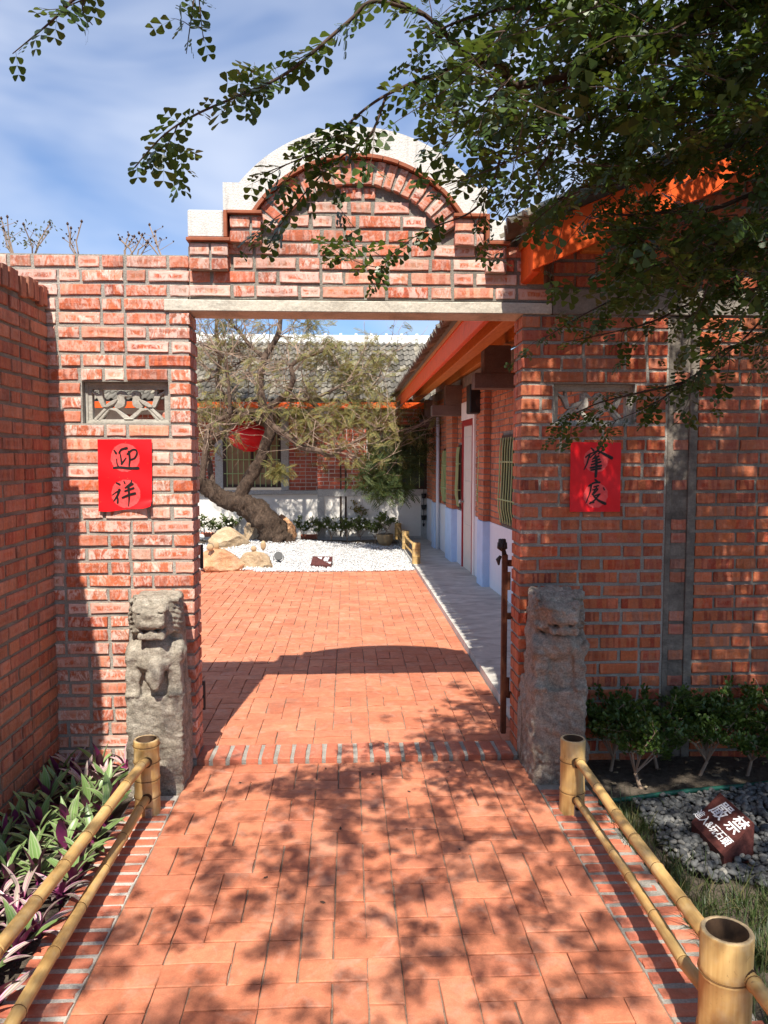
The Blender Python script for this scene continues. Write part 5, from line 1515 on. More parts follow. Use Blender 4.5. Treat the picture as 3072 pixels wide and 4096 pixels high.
# ------------------------------------------------------------------ keep-out signs
def text_mesh(s, size, bold=0.0, depth=0.0006):
    cu = bpy.data.curves.new('lettering', 'FONT'); cu.body = s; cu.size = size; cu.align_x = 'CENTER'; cu.align_y = 'CENTER'; cu.extrude = depth; cu.offset = bold
    o = bpy.data.objects.new('lettering', cu); COL.objects.link(o)
    dg = bpy.context.evaluated_depsgraph_get(); me = bpy.data.meshes.new_from_object(o.evaluated_get(dg))
    bpy.data.objects.remove(o); me.materials.clear(); me.materials.append(M['sign_white']); me.name = 'lettering'
    return me
def sign(label, BL, BR, TL, TR, fat):
    """folded steel wedge: sloping face BL BR TR TL with side cheeks down to the ground"""
    BL, BR, TL, TR = [Vector(p) for p in (BL, BR, TL, TR)]
    o = thing('warning_sign', label, 'sign', (BL + BR + TL + TR) / 4)
    c = o.location.copy(); c.z = 0; o.location = c
    ex = (BR - BL).normalized(); ey = (TL - BL); ey = (ey - ex * ey.dot(ex)).normalized(); nz = ex.cross(ey)
    t = nz * .004
    q = [BL - c, BR - c, TR - c, TL - c]
    m_ = MB(); m_.add([p for p in q] + [p - t for p in q], [(0, 1, 2, 3), (7, 6, 5, 4), (0, 4, 5, 1), (1, 5, 6, 2), (2, 6, 7, 3), (3, 7, 4, 0)])
    m_.build('sign_plate', M['sign'], o)
    gz_ = -.02
    dn = lambda p: Vector((p.x, p.y, gz_))
    i_ = [p - t * 1.5 for p in q]
    for a_, b_ in ((1, 2), (0, 3), (2, 3), (0, 1)):
        ins = 0.004
        MB().add([i_[a_], i_[b_], dn(i_[b_]), dn(i_[a_])] + [p - (ey if {a_, b_} == {2, 3} else (-ex if {a_, b_} == {0, 3} else (ex if {a_, b_} == {1, 2} else -ey))) * .003 for p in (i_[a_], i_[b_], dn(i_[b_]), dn(i_[a_]))],
                 [(0, 1, 2, 3), (7, 6, 5, 4), (0, 4, 5, 1), (1, 5, 6, 2), (2, 6, 7, 3), (3, 7, 4, 0)]).build('sign_cheek', M['sign'], o)
    W_, H_ = (BR - BL).length, (TL - BL).dot(ey)
    cen = (BL + BR + TL + TR) / 4 - c + nz * .0012
    rot = Matrix((ex, ey, nz)).transposed().to_euler()
    link('lettering', text_mesh('嚴 禁', H_ * .50, fat), o, cen + ey * H_ * .17, rot)
    link('lettering', text_mesh('進入&玩石頭', W_ * .180, fat * .6), o, cen - ey * H_ * .24, rot)
    return o
BL, BR = on_z(2764, 3288, .055), on_z(2893, 3423, .045)
TRg = on_z(3012, 3425, 0); TR = on_y(3015, 3292, TRg[1])
TL = BL + (TR - BR)
sign('dark red steel sign reading 嚴禁 進入&玩石頭 on the grey pebbles', BL, BR, TL, TR, .0007)
BL, BR = on_z(1241, 2259, .06), on_z(1323, 2264, .06); TL = on_y(1251, 2225, BL[1] + .16); TR = on_y(1330, 2226, BL[1] + .16)
sign('dark red steel sign reading 嚴禁 進入&玩石頭 on the white gravel', BL, BR, TL, TR, .001)

# ------------------------------------------------------------------ pebbles, hose and grass on the right
def ico(sub):
    bm = bmesh.new(); bmesh.ops.create_icosphere(bm, subdivisions=sub, radius=1.0)
    v = np.array([p.co[:] for p in bm.verts]); bm.verts.index_update(); f = [[q.index for q in t.verts] for t in bm.faces]; bm.free(); return v, f
def rand_rot(m, rs, tilt=0.5):
    out = np.zeros((m, 3, 3))
    for i in range(m):
        out[i] = np.array(Euler((rs.normal(0, tilt), rs.normal(0, tilt), rs.uniform(0, 6.28))).to_matrix())
    return out
rs = np.random.RandomState(4)
hose_y = lambda x: 3.43 + .19 * (x - 1.23)
def in_peb(x, y):
    lo = np.interp(x, [1.28, 1.30, 1.34, 1.40, 1.52, 1.6, 2.0, 3.0], [3.05, 2.93, 2.84, 2.76, 2.72, 2.66, 2.62, 2.6]) + .03 * math.sin(x * 31)
    hi_ = np.interp(x, [1.28, 1.31, 1.37], [2.95, 3.18, 9])
    return x > 1.285 and lo < y < min(hi_, hose_y(x) - .02)
pts = []
while len(pts) < 4300:
    x, y = rs.uniform(1.27, 2.6), rs.uniform(2.55, 3.75)
    if in_peb(x, y): pts.append((x, y, rs.uniform(-.004, .026)))
T = np.array(pts); m = len(T)
sc = rs.uniform(.008, .0165, (m, 1)) * np.stack([rs.uniform(1, 1.5, m), rs.uniform(.8, 1.1, m), rs.uniform(.55, .8, m)], 1)
tv, tf = ico(2)
tv = tv * (1 + .05 * vnoise(tv * 1.3, 3))[:, None]
link('pebbles', combine('pebbles', tv, tf, rand_rot(m, rs, .35) * sc[:, None, :], T, M['pebble'], smooth=True)); tag(bpy.data.objects['pebbles'], 'smooth grey pebbles around the dark red sign', 'pebbles', kind='stuff')
hx = np.linspace(1.16, 3.2, 24)
tag(MB().tube([(x, hose_y(x) + .006 * math.sin(x * 9), .012) for x in hx], .012, 10).build('garden_hose', M['hose'], smooth=True), 'green hose lying between the soil and the grey pebbles', 'hose')

def blades(name, label, n_, place, lmin, lmax, w, mat, seed, curve=.6):
    rs_ = np.random.RandomState(seed)
    V, Fc = [], []
    for i in range(n_):
        p = place(rs_)
        if p is None: continue
        L = rs_.uniform(lmin, lmax); a = rs_.uniform(0, 6.283); lean = rs_.uniform(.15, 1.0) * curve
        d = np.array([math.cos(a), math.sin(a), 0]); s = np.array([-math.sin(a), math.cos(a), 0]) * w / 2 * rs_.uniform(.7, 1.3)
        o = len(V); q = np.array(p, float)
        for k, (t, ww) in enumerate(((0, 1), (.4, .95), (.75, .6), (1.0, 0))):
            ang = math.pi / 2 - lean * t * 1.5
            if k: q = q + (d * math.cos(ang) + np.array([0, 0, 1]) * math.sin(ang)) * L * (t - pt)
            pt = t
            if ww: V += [q + s * ww, q - s * ww]
            else: V.append(q.copy())
        Fc += [(o, o + 1, o + 3, o + 2), (o + 2, o + 3, o + 5, o + 4), (o + 4, o + 5, o + 6)]
    ob = link(name, new_mesh(name, V, Fc, mat, True)); tag(ob, label, 'grass', kind='stuff'); return ob
tuft = [(rs.uniform(1.17, 2.6), rs.uniform(1.2, 3.45)) for _ in range(620)]
def place_g(r):
    x, y = tuft[r.randint(len(tuft))]
    x += r.normal(0, .022); y += r.normal(0, .022)
    if x < 1.155 or (in_peb(x, y) and r.rand() < .985) or y > hose_y(x) - .02: return None
    return (x, y, -.02)
blades('lawn_grass', 'dark narrow-leaved grass tufts along the bamboo fence', 15000, place_g, .05, .13, .0035, M['grass'], 5, 1.1)
def place_w(r):
    return (r.uniform(1.2, 2.6), r.uniform(1.2, 3.2), -.018)
# dry leaves on the soil
rs = np.random.RandomState(12)
for i in range(26):
    x, y = rs.uniform(1.2, 2.5), rs.uniform(3.5, 3.95)
    L = rs.uniform(.012, .028)
    me = new_mesh('fallen_leaf', [(-L, 0, .003), (-L * .3, L * .5, .006), (L * .5, L * .4, .004), (L, 0, .008), (L * .5, -L * .45, .003), (-L * .3, -L * .5, .007)], [(0, 5, 4, 3, 2, 1)], M['fallen'] if 'fallen' in M else M.setdefault('fallen', m_plain('fallen', (0.32, 0.25, 0.16), .8, .4, 30, 0)))
    o = link('fallen_leaf', me, None, (x, y, -.005), (rs.uniform(-.3, .3), rs.uniform(-.3, .3), rs.uniform(0, 6)))
    tag(o, 'dry fallen leaf on the dark soil under the shrubs', 'leaf', 'fallen leaves under the shrubs')

for i in range(12):
    x, y = rs.uniform(-.7, .85), rs.uniform(2.1, 3.9)
    L = rs.uniform(.006, .013)
    me = new_mesh('fallen_leaf', [(-L, 0, .001), (-L * .3, L * .5, .003), (L * .5, L * .4, .002), (L, 0, .005), (L * .5, -L * .45, .001), (-L * .3, -L * .5, .004)], [(0, 5, 4, 3, 2, 1)], M['bark_dark'])
    o = link('fallen_leaf', me, None, (x, y, .002), (0, 0, rs.uniform(0, 6)))
    tag(o, 'tiny dark fallen leaf on the terracotta path', 'leaf', 'fallen leaves on the path')

# ------------------------------------------------------------------ striped purple plants on the left
def rhoeo_leaf(L, W, e0, bend, seed, top):
    rr = random.Random(seed)
    n_ = 7; V, Fc, mi, uv = [], [], [], []
    pos = Vector((0, 0, 0)); ang = e0
    rows = []
    for k in range(n_ + 1):
        t = k / n_
        w = W * (0.50 + .5 * math.sin(min(1, t * 1.55) * math.pi / 2)) * (1 - max(0, (t - .35) / .65) ** 1.9) if k < n_ else .0006
        nx_, nz_ = -math.sin(ang), math.cos(ang)
        fold = .22 * w * (1 - .5 * t)
        rows.append([pos + Vector((nx_ * fold, -w / 2, nz_ * fold)), pos.copy(), pos + Vector((nx_ * fold, w / 2, nz_ * fold))])
        pos = pos + Vector((math.cos(ang), 0, math.sin(ang))) * (L / n_)
        ang -= bend / n_ * (0.5 + t)
    for layer in (0, 1):
        o = len(V)
        for r_ in rows:
            for p in r_: V.append(p + Vector((0, 0, -.0012 * layer)))
        for k in range(n_):
            for c in (0, 1):
                q = (o + k * 3 + c, o + (k + 1) * 3 + c, o + (k + 1) * 3 + c + 1, o + k * 3 + c + 1)
                u0, u1, v0, v1 = c * .5, c * .5 + .5, k / n_, (k + 1) / n_
                uq = [(u0, v0), (u0, v1), (u1, v1), (u1, v0)]
                if layer == 1: q = q[::-1]; uq = uq[::-1]
                Fc.append(q); mi.append(layer); uv += uq
    me = new_mesh('leaf', V, [q[::-1] for q in Fc], [top, M['rhoeo_under']], True, mi)
    ul = me.uv_layers.new(name='UVMap')
    flat = []
    for k in range(0, len(uv), 4): flat += [c for p in uv[k:k + 4][::-1] for c in p]
    ul.data.foreach_set('uv', flat)
    return me
def leafset(mat): return [[rhoeo_leaf(.150, .047, R(e), b, i, mat) for i, b in enumerate((.25, .6, 1.0))] for e in (76, 58, 40, 22)]
leaf_green, leaf_pink = leafset(M['rhoeo_green']), leafset(M['rhoeo_pink'])
def rhoeo(p, s, seed, pink):
    rr = random.Random(seed)
    o = thing('striped_plant', 'pink and cream striped star-shaped rosette plant beside the bamboo rails' if pink else 'green broad-leaved rosette plant with purple undersides beside the bamboo rails', 'plant', p, 0,
              'pink striped rosettes in the flower bed' if pink else 'green rosettes in the flower bed')
    n_ = rr.randint(8, 11); a = rr.uniform(0, 6)
    for i in range(n_):
        ring = min(3, int(i / n_ * 4))
        me = (leaf_pink if pink else leaf_green)[min(3, ring + (1 if pink and rr.random() < .6 else 0))][rr.randrange(3)]
        a += 2.4 + rr.uniform(-.25, .25)
        l = link('leaf', me, o, (.008 * math.cos(a), .008 * math.sin(a), .03 - .006 * ring), (rr.uniform(-.2, .2), rr.uniform(-.15, .15), a))
        k = s * rr.uniform(.75, 1.12); wv = rr.uniform(.72, 1.0) * (.72 if pink else 1)
        l.scale = (k, k * wv, k)
    MB().tube([(0, 0, -.03), (0, 0, .04)], [.012, .010], 7).build('stem', M['rhoeo_under'], o)
rr = random.Random(9); y = 1.75; cnt = 0
while y < 3.93:
    x = -1.45 + rr.uniform(0, .06)
    while x < -1.035:
        if not (x > -1.14 and y > 3.48):
            pk = (y < 2.85 and rr.random() < .85) or (y > 3.55 and rr.random() < .5) or rr.random() < .10
            rhoeo((x + rr.uniform(-.02, .02), y + rr.uniform(-.03, .03), -.012), rr.uniform(.78, 1.1), cnt, pk); cnt += 1
        x += rr.uniform(.11, .135)
    y += rr.uniform(.105, .125)

# ------------------------------------------------------------------ shrubs along the right wall
def obovate(L, W, n_=7, fold=.12):
    v = [(0, 0, 0)]
    for t, w in ((.35, .55), (.7, 1.0), (.92, .75)): v.append((L * t, W / 2 * w, fold * W * w))
    v.append((L, 0, 0))
    for t, w in ((.92, .75), (.7, 1.0), (.35, .55)): v.append((L * t, -W / 2 * w, fold * W * w))
    return v, [tuple(range(0, 5)), (0, 4, 5, 6, 7)]
def basis(D, up):
    """rotation matrices whose x axis is D and z axis lies close to up"""
    D = D / np.linalg.norm(D, axis=1, keepdims=True)
    Yv = np.cross(up, D); Yv /= np.linalg.norm(Yv, axis=1, keepdims=True) + 1e-9
    Zv = np.cross(D, Yv)
    return np.stack([D, Yv, Zv], 2)
def shrub(p, h, rad, seed, label, nleaf=900, group='shrubs along the shaded wall', leaf='leaf_shrub', lsz=.022, name='shrub', z0=.30):
    rs_ = np.random.RandomState(seed)
    o = thing(name, label, 'shrub', p, 0, group)
    mb = MB(); tips = []
    base = Vector((0, 0, -.03)); fork = Vector((rs_.normal(0, .02), rs_.normal(0, .02), h * .16))
    mb.tube([base, fork], [.010, .008], 7)
    for i in range(7):
        a = i * .9 + rs_.uniform(0, .5); e = Vector((math.cos(a) * rad * rs_.uniform(.4, .9), math.sin(a) * rad * rs_.uniform(.4, .9), h * rs_.uniform(.42, .92)))
        mid = fork.lerp(e, .5) + Vector((rs_.normal(0, .015), rs_.normal(0, .015), .02))
        mb.tube([fork, mid, e], [.005, .0035, .0015], 5)
        for k in range(5):
            b_ = mid.lerp(e, rs_.uniform(0, 1)); t_ = b_ + Vector((rs_.normal(0, rad * .3), rs_.normal(0, rad * .3), rs_.uniform(.0, .09)))
            mb.tube([b_, t_], [.002, .001], 4); tips.append((b_, t_))
    mb.build('stem', M['twig'], o)
    P, D = [], []
    for i in range(nleaf):
        b_, t_ = tips[rs_.randint(len(tips))]
        q = b_.lerp(t_, rs_.uniform(.2, 1.1)); d = (t_ - b_).normalized()
        q = q + Vector(rs_.normal(0, .012, 3))
        a = rs_.uniform(0, 6.28)
        P.append(q); D.append((d.x * .6 + math.cos(a), d.y * .6 + math.sin(a), d.z * .8 + rs_.uniform(.1, .9)))
    P, D = np.array(P), np.array(D)
    Rb = basis(D, np.tile([0, 0, 1.0], (len(D), 1)) + rs_.normal(0, .5, (len(D), 3))) * rs_.uniform(.65, 1.25, (len(D), 1, 1))
    tv, tf = obovate(lsz, lsz * .62)
    link('foliage', combine('foliage', tv, tf, Rb, P, M[leaf]), o, kind='stuff')
    return o
sp = [(1.443, 3.616, .42, .17), (1.776, 3.74, .42, .19), (2.03, 3.735, .40, .18), (1.62, 3.86, .46, .17), (1.90, 3.90, .45, .16), (2.25, 3.83, .50, .2), (2.30, 3.58, .42, .18), (1.36, 3.84, .40, .15), (2.55, 3.75, .48, .2)]
for i, (x, y, h, r_) in enumerate(sp): shrub((x, y, -.01), h, r_ * 1.15, 100 + i, 'small leafy green shrub growing in the soil along the shaded brick wall', 1900, lsz=.026)

# ------------------------------------------------------------------ dry weeds on top of the sunlit wall
def weed(px_, tall, seed, leafy, label):
    p = on_y(px_, 1022, GY + .1); rs_ = np.random.RandomState(seed); tall *= 1.35
    o = thing('dry_weed', label, 'weed', (p[0], GY + .10, TOP_L - .005))
    mb, hd = MB(), MB(); L_ = []
    for i in range(3 if leafy else 3):
        a = rs_.uniform(-.75, .75); H = tall * rs_.uniform(.65, 1.05)
        e = Vector((math.sin(a) * H, rs_.normal(0, .03), math.cos(a) * H)); m_ = e * .5 + Vector((rs_.normal(0, .012), 0, rs_.normal(0, .01)))
        mb.tube([(0, 0, -.01), m_, e], [.0042, .0036, .0026], 5); hd.tube([e - Vector((0, 0, .004)), e + Vector((0, 0, .003)), e + Vector((0, 0, .012))], [.003, .008, .003], 6)
        for k in range(3):
            b_ = m_.lerp(e, rs_.uniform(-.3, .7)); t_ = b_ + Vector((rs_.normal(0, .035), rs_.normal(0, .02), rs_.uniform(.015, .05)))
            mb.tube([b_, t_], [.0018, .001], 4); hd.tube([t_ - Vector((0, 0, .002)), t_ + Vector((0, 0, .006))], [.002, .005], 5)
            L_.append((b_, t_))
    mb.build('stem', M['twig'], o); hd.build('seed_head', M['bark_dark'], o)
    if leafy:
        n_ = 60; P = np.array([np.array(L_[rs_.randint(len(L_))][1]) + rs_.normal(0, .02, 3) for _ in range(n_)]); D = rs_.normal(0, 1, (n_, 3)) - np.array([0, 0, .8])
        tv, tf = obovate(.02, .006); link('foliage', combine('foliage', tv, tf, basis(D, np.tile([0, 1.0, .3], (n_, 1))), P, M['leaf_weed']), o, kind='stuff')
weed(60, .16, 1, True, 'thin feathery weed at the outer end of the sunlit wall top')
weed(130, .17, 2, True, 'tall leafy weed on the sunlit wall top')
weed(318, .15, 3, False, 'forked dry weed with dark seed heads alone on the wall top')
weed(500, .13, 4, False, 'dense dry weed cluster on the wall top')
weed(545, .10, 6, False, 'short dry weed beside the dense cluster on the wall top')
weed(655, .16, 5, False, 'leaning dry weed on the wall top beside the white coping')

# ------------------------------------------------------------------ courtyard garden
Nx, Ny = 90, 70
X, Yg = np.meshgrid(np.linspace(-5.5, .955, Nx), np.linspace(0, 1, Ny), indexing='ij')
ylo = np.vectorize(GRAVEL_Y)(X); Yy = ylo + (14.3 - ylo) * Yg
P = np.stack([X * 5, Yy * 5, X * 0], -1)
mound = .16 * np.exp(-((X + 1.3) ** 2 / 1.2 + (Yy - 13.2) ** 2 / 1.4))
Zg = .025 + mound + .012 * vnoise(P, 2) + .008 * vnoise(P * 3, 3) - .02 * (Yg < .001)
v = np.stack([X, Yy, Zg], -1).reshape(-1, 3)
f = [(i * Ny + j, (i + 1) * Ny + j, (i + 1) * Ny + j + 1, i * Ny + j + 1) for i in range(Nx - 1) for j in range(Ny - 1)]
gb_ = link('white_gravel', new_mesh('white_gravel', v, f, M['gravel_bed'], True)); tag(gb_, 'bed of white gravel under the leaning tree', 'gravel', kind='stuff')
rs = np.random.RandomState(6)
n_ = 14000; x = rs.uniform(-4.5, .94, n_); g0 = np.vectorize(GRAVEL_Y)(x); y = g0 - .04 + (14.2 - g0) * rs.uniform(0, 1, n_) ** 1.6
z = .032 + .16 * np.exp(-((x + 1.3) ** 2 / 1.2 + (y - 13.2) ** 2 / 1.4)) + rs.uniform(-.008, .012, n_)
tv = np.array([(1, 0, 0), (-1, 0, 0), (0, 1, 0), (0, -1, 0), (0, 0, 1), (0, 0, -1)], float)
tf = [(0, 2, 4), (2, 1, 4), (1, 3, 4), (3, 0, 4), (2, 0, 5), (1, 2, 5), (3, 1, 5), (0, 3, 5)]
o = link('gravel_stones', combine('gravel_stones', tv, tf, rand_rot(n_, rs, .6) * rs.uniform(.007, .016, (n_, 1, 1)), np.stack([x, y, z], 1), M['gravel_white']), gb_); tag(o, kind='stuff')

def rock(px0, px1, pyt, pyb, Y, mat, seed, label, depth=.8, top=None):
    a, b = on_y(px0, pyb, Y), on_y(px1, pyt, Y)
    w, h_ = (b[0] - a[0]) / 2, (b[2] - a[2])
    c = ((a[0] + b[0]) / 2, Y + w * depth, a[2] - .02)
    bm = bmesh.new(); bmesh.ops.create_icosphere(bm, subdivisions=4, radius=1.0)
    rr_ = random.Random(seed); planes = [(Vector((rr_.uniform(-1, 1), rr_.uniform(-1, 1), rr_.uniform(-.3, 1))).normalized(), rr_.uniform(.55, .80)) for _ in range(15)]
    off = Vector((seed * 3.1, seed * 1.7, 0))
    for vv in bm.verts:
        q = vv.co.copy()
        for nrm, dd in planes:
            s_ = q.dot(nrm)
            if s_ > dd: q -= nrm * (s_ - dd) * .97
        q *= 1 + .07 * noise.fractal(q * 2.2 + off, .8, 2.1, 6) + .05 * noise.ridged_multi_fractal(q * 2.5 + off, .9, 2.2, 4, 1.0, 2.0) - .05
        vv.co = q
    mx = [max(abs(vv.co[k]) for vv in bm.verts) for k in range(3)]; zt = max(vv.co.z for vv in bm.verts)
    for vv in bm.verts: vv.co = Vector((vv.co.x / mx[0] * w, vv.co.y / mx[1] * w * depth, vv.co.z / zt * h_ * .56 + h_ * .42))
    me = bpy.data.meshes.new('boulder'); bm.to_mesh(me); bm.free(); me.materials.append(mat)
    o = link('boulder', me, None, c); tag(o, label, 'boulder', 'boulders round the leaning tree'); return o
rock(735, 972, 2192, 2292, 10.72, M['rock_orange'], 1, 'broad orange boulder at the edge of the courtyard paving')
rock(948, 1104, 2203, 2282, 11.0, M['rock_tan'], 2, 'flat tan boulder between the orange boulder and the floodlight')
rock(818, 998, 2108, 2200, 12.7, M['rock_tan'], 3, 'rounded cream boulder with a tree shadow on it')
rock(958, 1075, 2062, 2150, 13.9, M['rock_tan'], 4, 'grey-tan boulder behind the leaning trunk')
rock(1085, 1186, 2052, 2155, 14.0, M['rock_orange'], 5, 'upright ochre boulder behind the leaning trunk by the hedge')
def wirestone(px_, py_, w, h_, Y, label):
    p = on_y(px_, py_, Y); k = Y / F_PX
    t = thing('stone_ornament', label, 'ornament', (p[0], p[1], p[2] - h_ * k - .03))
    v, f = ico(3); v = v * np.array([w * k, w * k * .8, h_ * k]) * (1 + .06 * vnoise(v * 1.5, int(px_)))[:, None] + np.array([0, 0, h_ * k + .03])
    link('stone', new_mesh('stone', v, f, M['stone_round'], True), t)
    MB().tube([(0, 0, -.06), (0, 0, .05)], .004, 5).build('wire', M['steel'], t)
wirestone(840, 2190, 14, 15, 10.85, 'round ochre stone ornament on the orange boulder, lower of two'); wirestone(866, 2182, 11, 16, 11.0, 'round grey stone ornament on the orange boulder, higher of two')
wirestone(1015, 2195, 11, 12, 11.2, 'small round stone ornament on the flat tan boulder'); wirestone(1053, 2182, 11, 19, 11.25, 'tall oval stone ornament on the flat tan boulder')
p = on_z(1115, 2245, .06)
fl = thing('floodlight', 'small black garden floodlight beside the leaning trunk', 'floodlight', (p[0], p[1], .04))
MB().tube([(0, .05, .07), (0, 0, .09), (0, -.04, .11)], [.045, .062, .066], 14).build('lamp_head', M['black'], fl, smooth=False)
MB().tube([(-.075, 0, .10), (-.075, 0, .02), (.075, 0, .02), (.075, 0, .10)], .006, 5).build('yoke', M['black'], fl)
MB().tube([(0, 0, -.03), (0, 0, .025)], [.03, .012], 8).build('foot', M['black'], fl)
p = on_z(806, 2165, .05); v, f = ico(3)
gl_ = thing('globe_lamp', 'white globe lamp on the gravel behind the sunlit jamb', 'lamp', (p[0], p[1], .04))
link('globe', new_mesh('globe', v * .062 + np.array([0, 0, .085]), f, M['ridge_white'], True), gl_); MB().tube([(0, 0, 0), (0, 0, .03)], [.04, .035], 10).build('foot', M['black'], gl_)
for i, (px_, py_) in enumerate(((1236, 2150), (835, 2140))):
    p = on_z(px_, py_, .06)
    o = MB().bevel_box(-.16, .16, -.06, .06, 0, .09, .008).build('planter_brick', M['edging'], None, (p[0], p[1], .03), (0, 0, .1)); tag(o, 'loose red brick lying on the gravel by the %s' % ('hedge' if i == 0 else 'globe lamp'), 'brick')
for i, px_ in enumerate((1363, 1383)):
    p = on_z(px_, 2160, .05)
    o = MB().tube([(0, 0, -.05), (.004, 0, 1.0), (0, 0, on_y(px_, 1850, p[1])[2])], .018, 8).build('support_pole', M['bark_dark'], None, (p[0], p[1], 0), smooth=True)
    tag(o, 'thin brown pole propping the tree branches, the %s of the pair' % ('one nearer the lantern' if i == 0 else 'one nearer the corridor'), 'pole')
hd = [(800, 2150, .42), (855, 2150, .40), (925, 2146, .40), (1215, 2160, .46), (1270, 2165, .46), (1325, 2166, .46), (1390, 2166, .50), (1450, 2166, .46), (1500, 2168, .44)]
for i, (px_, py_, h) in enumerate(hd):
    p = on_z(px_, py_, .05)
    s_ = shrub((p[0], p[1], .05), h, .20, 200 + i, 'white-flowering green shrub in the hedge before the back house', 420, 'flowering hedge before the back house', 'leaf_hedge', .048, 'hedge_shrub')
    rs_ = np.random.RandomState(i); m = 9
    tv, tf = ico(1); T = np.stack([rs_.uniform(-.2, .2, m), rs_.uniform(-.22, -.05, m), rs_.uniform(.15, h, m)], 1)
    link('blossoms', combine('blossoms', tv, tf, rand_rot(m, rs_) * rs_.uniform(.014, .026, (m, 1, 1)), T, M['petal']), s_, kind='stuff')
p = on_z(1436, 2160, .05)
cl_ = shrub((p[0], p[1], .05), 1.05, .17, 300, 'tall thin yellow-green climber against the white dado', 420, 'climber', 'leaf_olive', .045, 'climber'); del cl_['group']
p = on_z(1540, 2182, .03)
pot = thing('flower_pot', 'tan clay pot at the corner of the white gravel', 'pot', (p[0], p[1], .03))
pm = MB(); pm.tube([(0, 0, 0), (0, 0, .10), (0, 0, .19), (0, 0, .21)], [.10, .145, .155, .15], 20, caps=True); pm.build('pot_body', M['terracotta'], pot, smooth=True)
MB().tube([(0, 0, .205), (0, 0, .215)], [.13, .13], 16).build('potting_soil', M['soil'], pot)
s_ = shrub((p[0], p[1], .22), .40, .22, 301, 'bushy green plant growing in the tan clay pot', 420, 'x', 'leaf_hedge', .045, 'potted_plant'); del s_['group']
p = on_y(1695, 2000, 14.6)
rc = thing('rain_chain', 'black rain chain of small cups hanging at the house corner', 'rain chain', (p[0], p[1], .4))
pts = [(1960), (1985), (2030), (2072), (2100)]
zz = [on_y(1695, q, 14.6)[2] - .4 for q in pts]
MB().tube([(0, 0, zz[4]), (0, 0, 2.1)], .006, 5).build('chain', M['black'], rc)
for q in zz[1:4]: MB().tube([(0, 0, q - .04), (0, 0, q + .05)], [.035, .055], 10).build('cup', M['black'], rc)
MB().tube([(0, 0, zz[4] - .03), (0, 0, zz[4] + .03)], [.012, .025], 8).build('weight', M['black'], rc)
# ------------------------------------------------------------------ leaning tree in the courtyard
rt = np.random.RandomState(21)
ct = thing('leaning_tree', 'gnarled leaning tree with sparse feathery leaves in the white gravel', 'tree', (-1.2, 13.3, .1))
CT0 = Vector((-1.2, 13.3, .1))
def tp(px_, py_, dy=0.0):
    return Vector(on_y(px_, py_, 13.25 + dy)) - CT0
def smooth_path(pts, rad, k=4):
    P, Q = [], []
    n_ = len(pts)
    for i in range(n_ - 1):
        p0, p1, p2, p3 = pts[max(0, i - 1)], pts[i], pts[i + 1], pts[min(n_ - 1, i + 2)]
        for s in range(k):
            t = s / k
            P.append(0.5 * ((2 * p1) + (p2 - p0) * t + (2 * p0 - 5 * p1 + 4 * p2 - p3) * t * t + (3 * p1 - p0 - 3 * p2 + p3) * t ** 3)); Q.append(rad[i] + (rad[i + 1] - rad[i]) * t)
    P.append(pts[-1]); Q.append(rad[-1]); return P, Q
def knobbly(mb, pts, rad, sides=14, amp=.12, seed=0):
    P, Q = smooth_path(pts, rad, 6 if rad[0] < .12 else 12); o = len(mb.v); mb.tube(P, Q, sides)
    for i in range(o, len(mb.v)):
        ring = min((i - o) // sides, len(P) - 1); c = P[ring]; q = Vector(mb.v[i]); d = q - c
        mb.v[i] = tuple(c + d * (1 + amp * noise.fractal(q * 6 + Vector((seed, 0, 0)), 1, 2, 4) + amp * .5 * noise.noise(q * 16)))
tk = MB()
knobbly(tk, [tp(1135, 2225), tp(1118, 2190), tp(1084, 2112), tp(1023, 2043), tp(962, 2017)], [.36, .29, .235, .21, .18], 26, .34, 1)
knobbly(tk, [tp(1000, 2030), tp(962, 2012), tp(905, 2000), tp(845, 1962), tp(806, 1939, -.1), tp(760, 1900, -.2)], [.18, .165, .15, .14, .13, .10], 20, .32, 2)
knobbly(tk, [tp(960, 2010), tp(975, 1952), tp(1014, 1887), tp(1049, 1826), tp(1062, 1775), tp(1082, 1719), tp(1066, 1662), tp(1050, 1625)], [.13, .115, .108, .10, .098, .095, .095, .09], 16, .2, 3)
tk.build('trunk', M['bark_trunk'], ct, smooth=True)
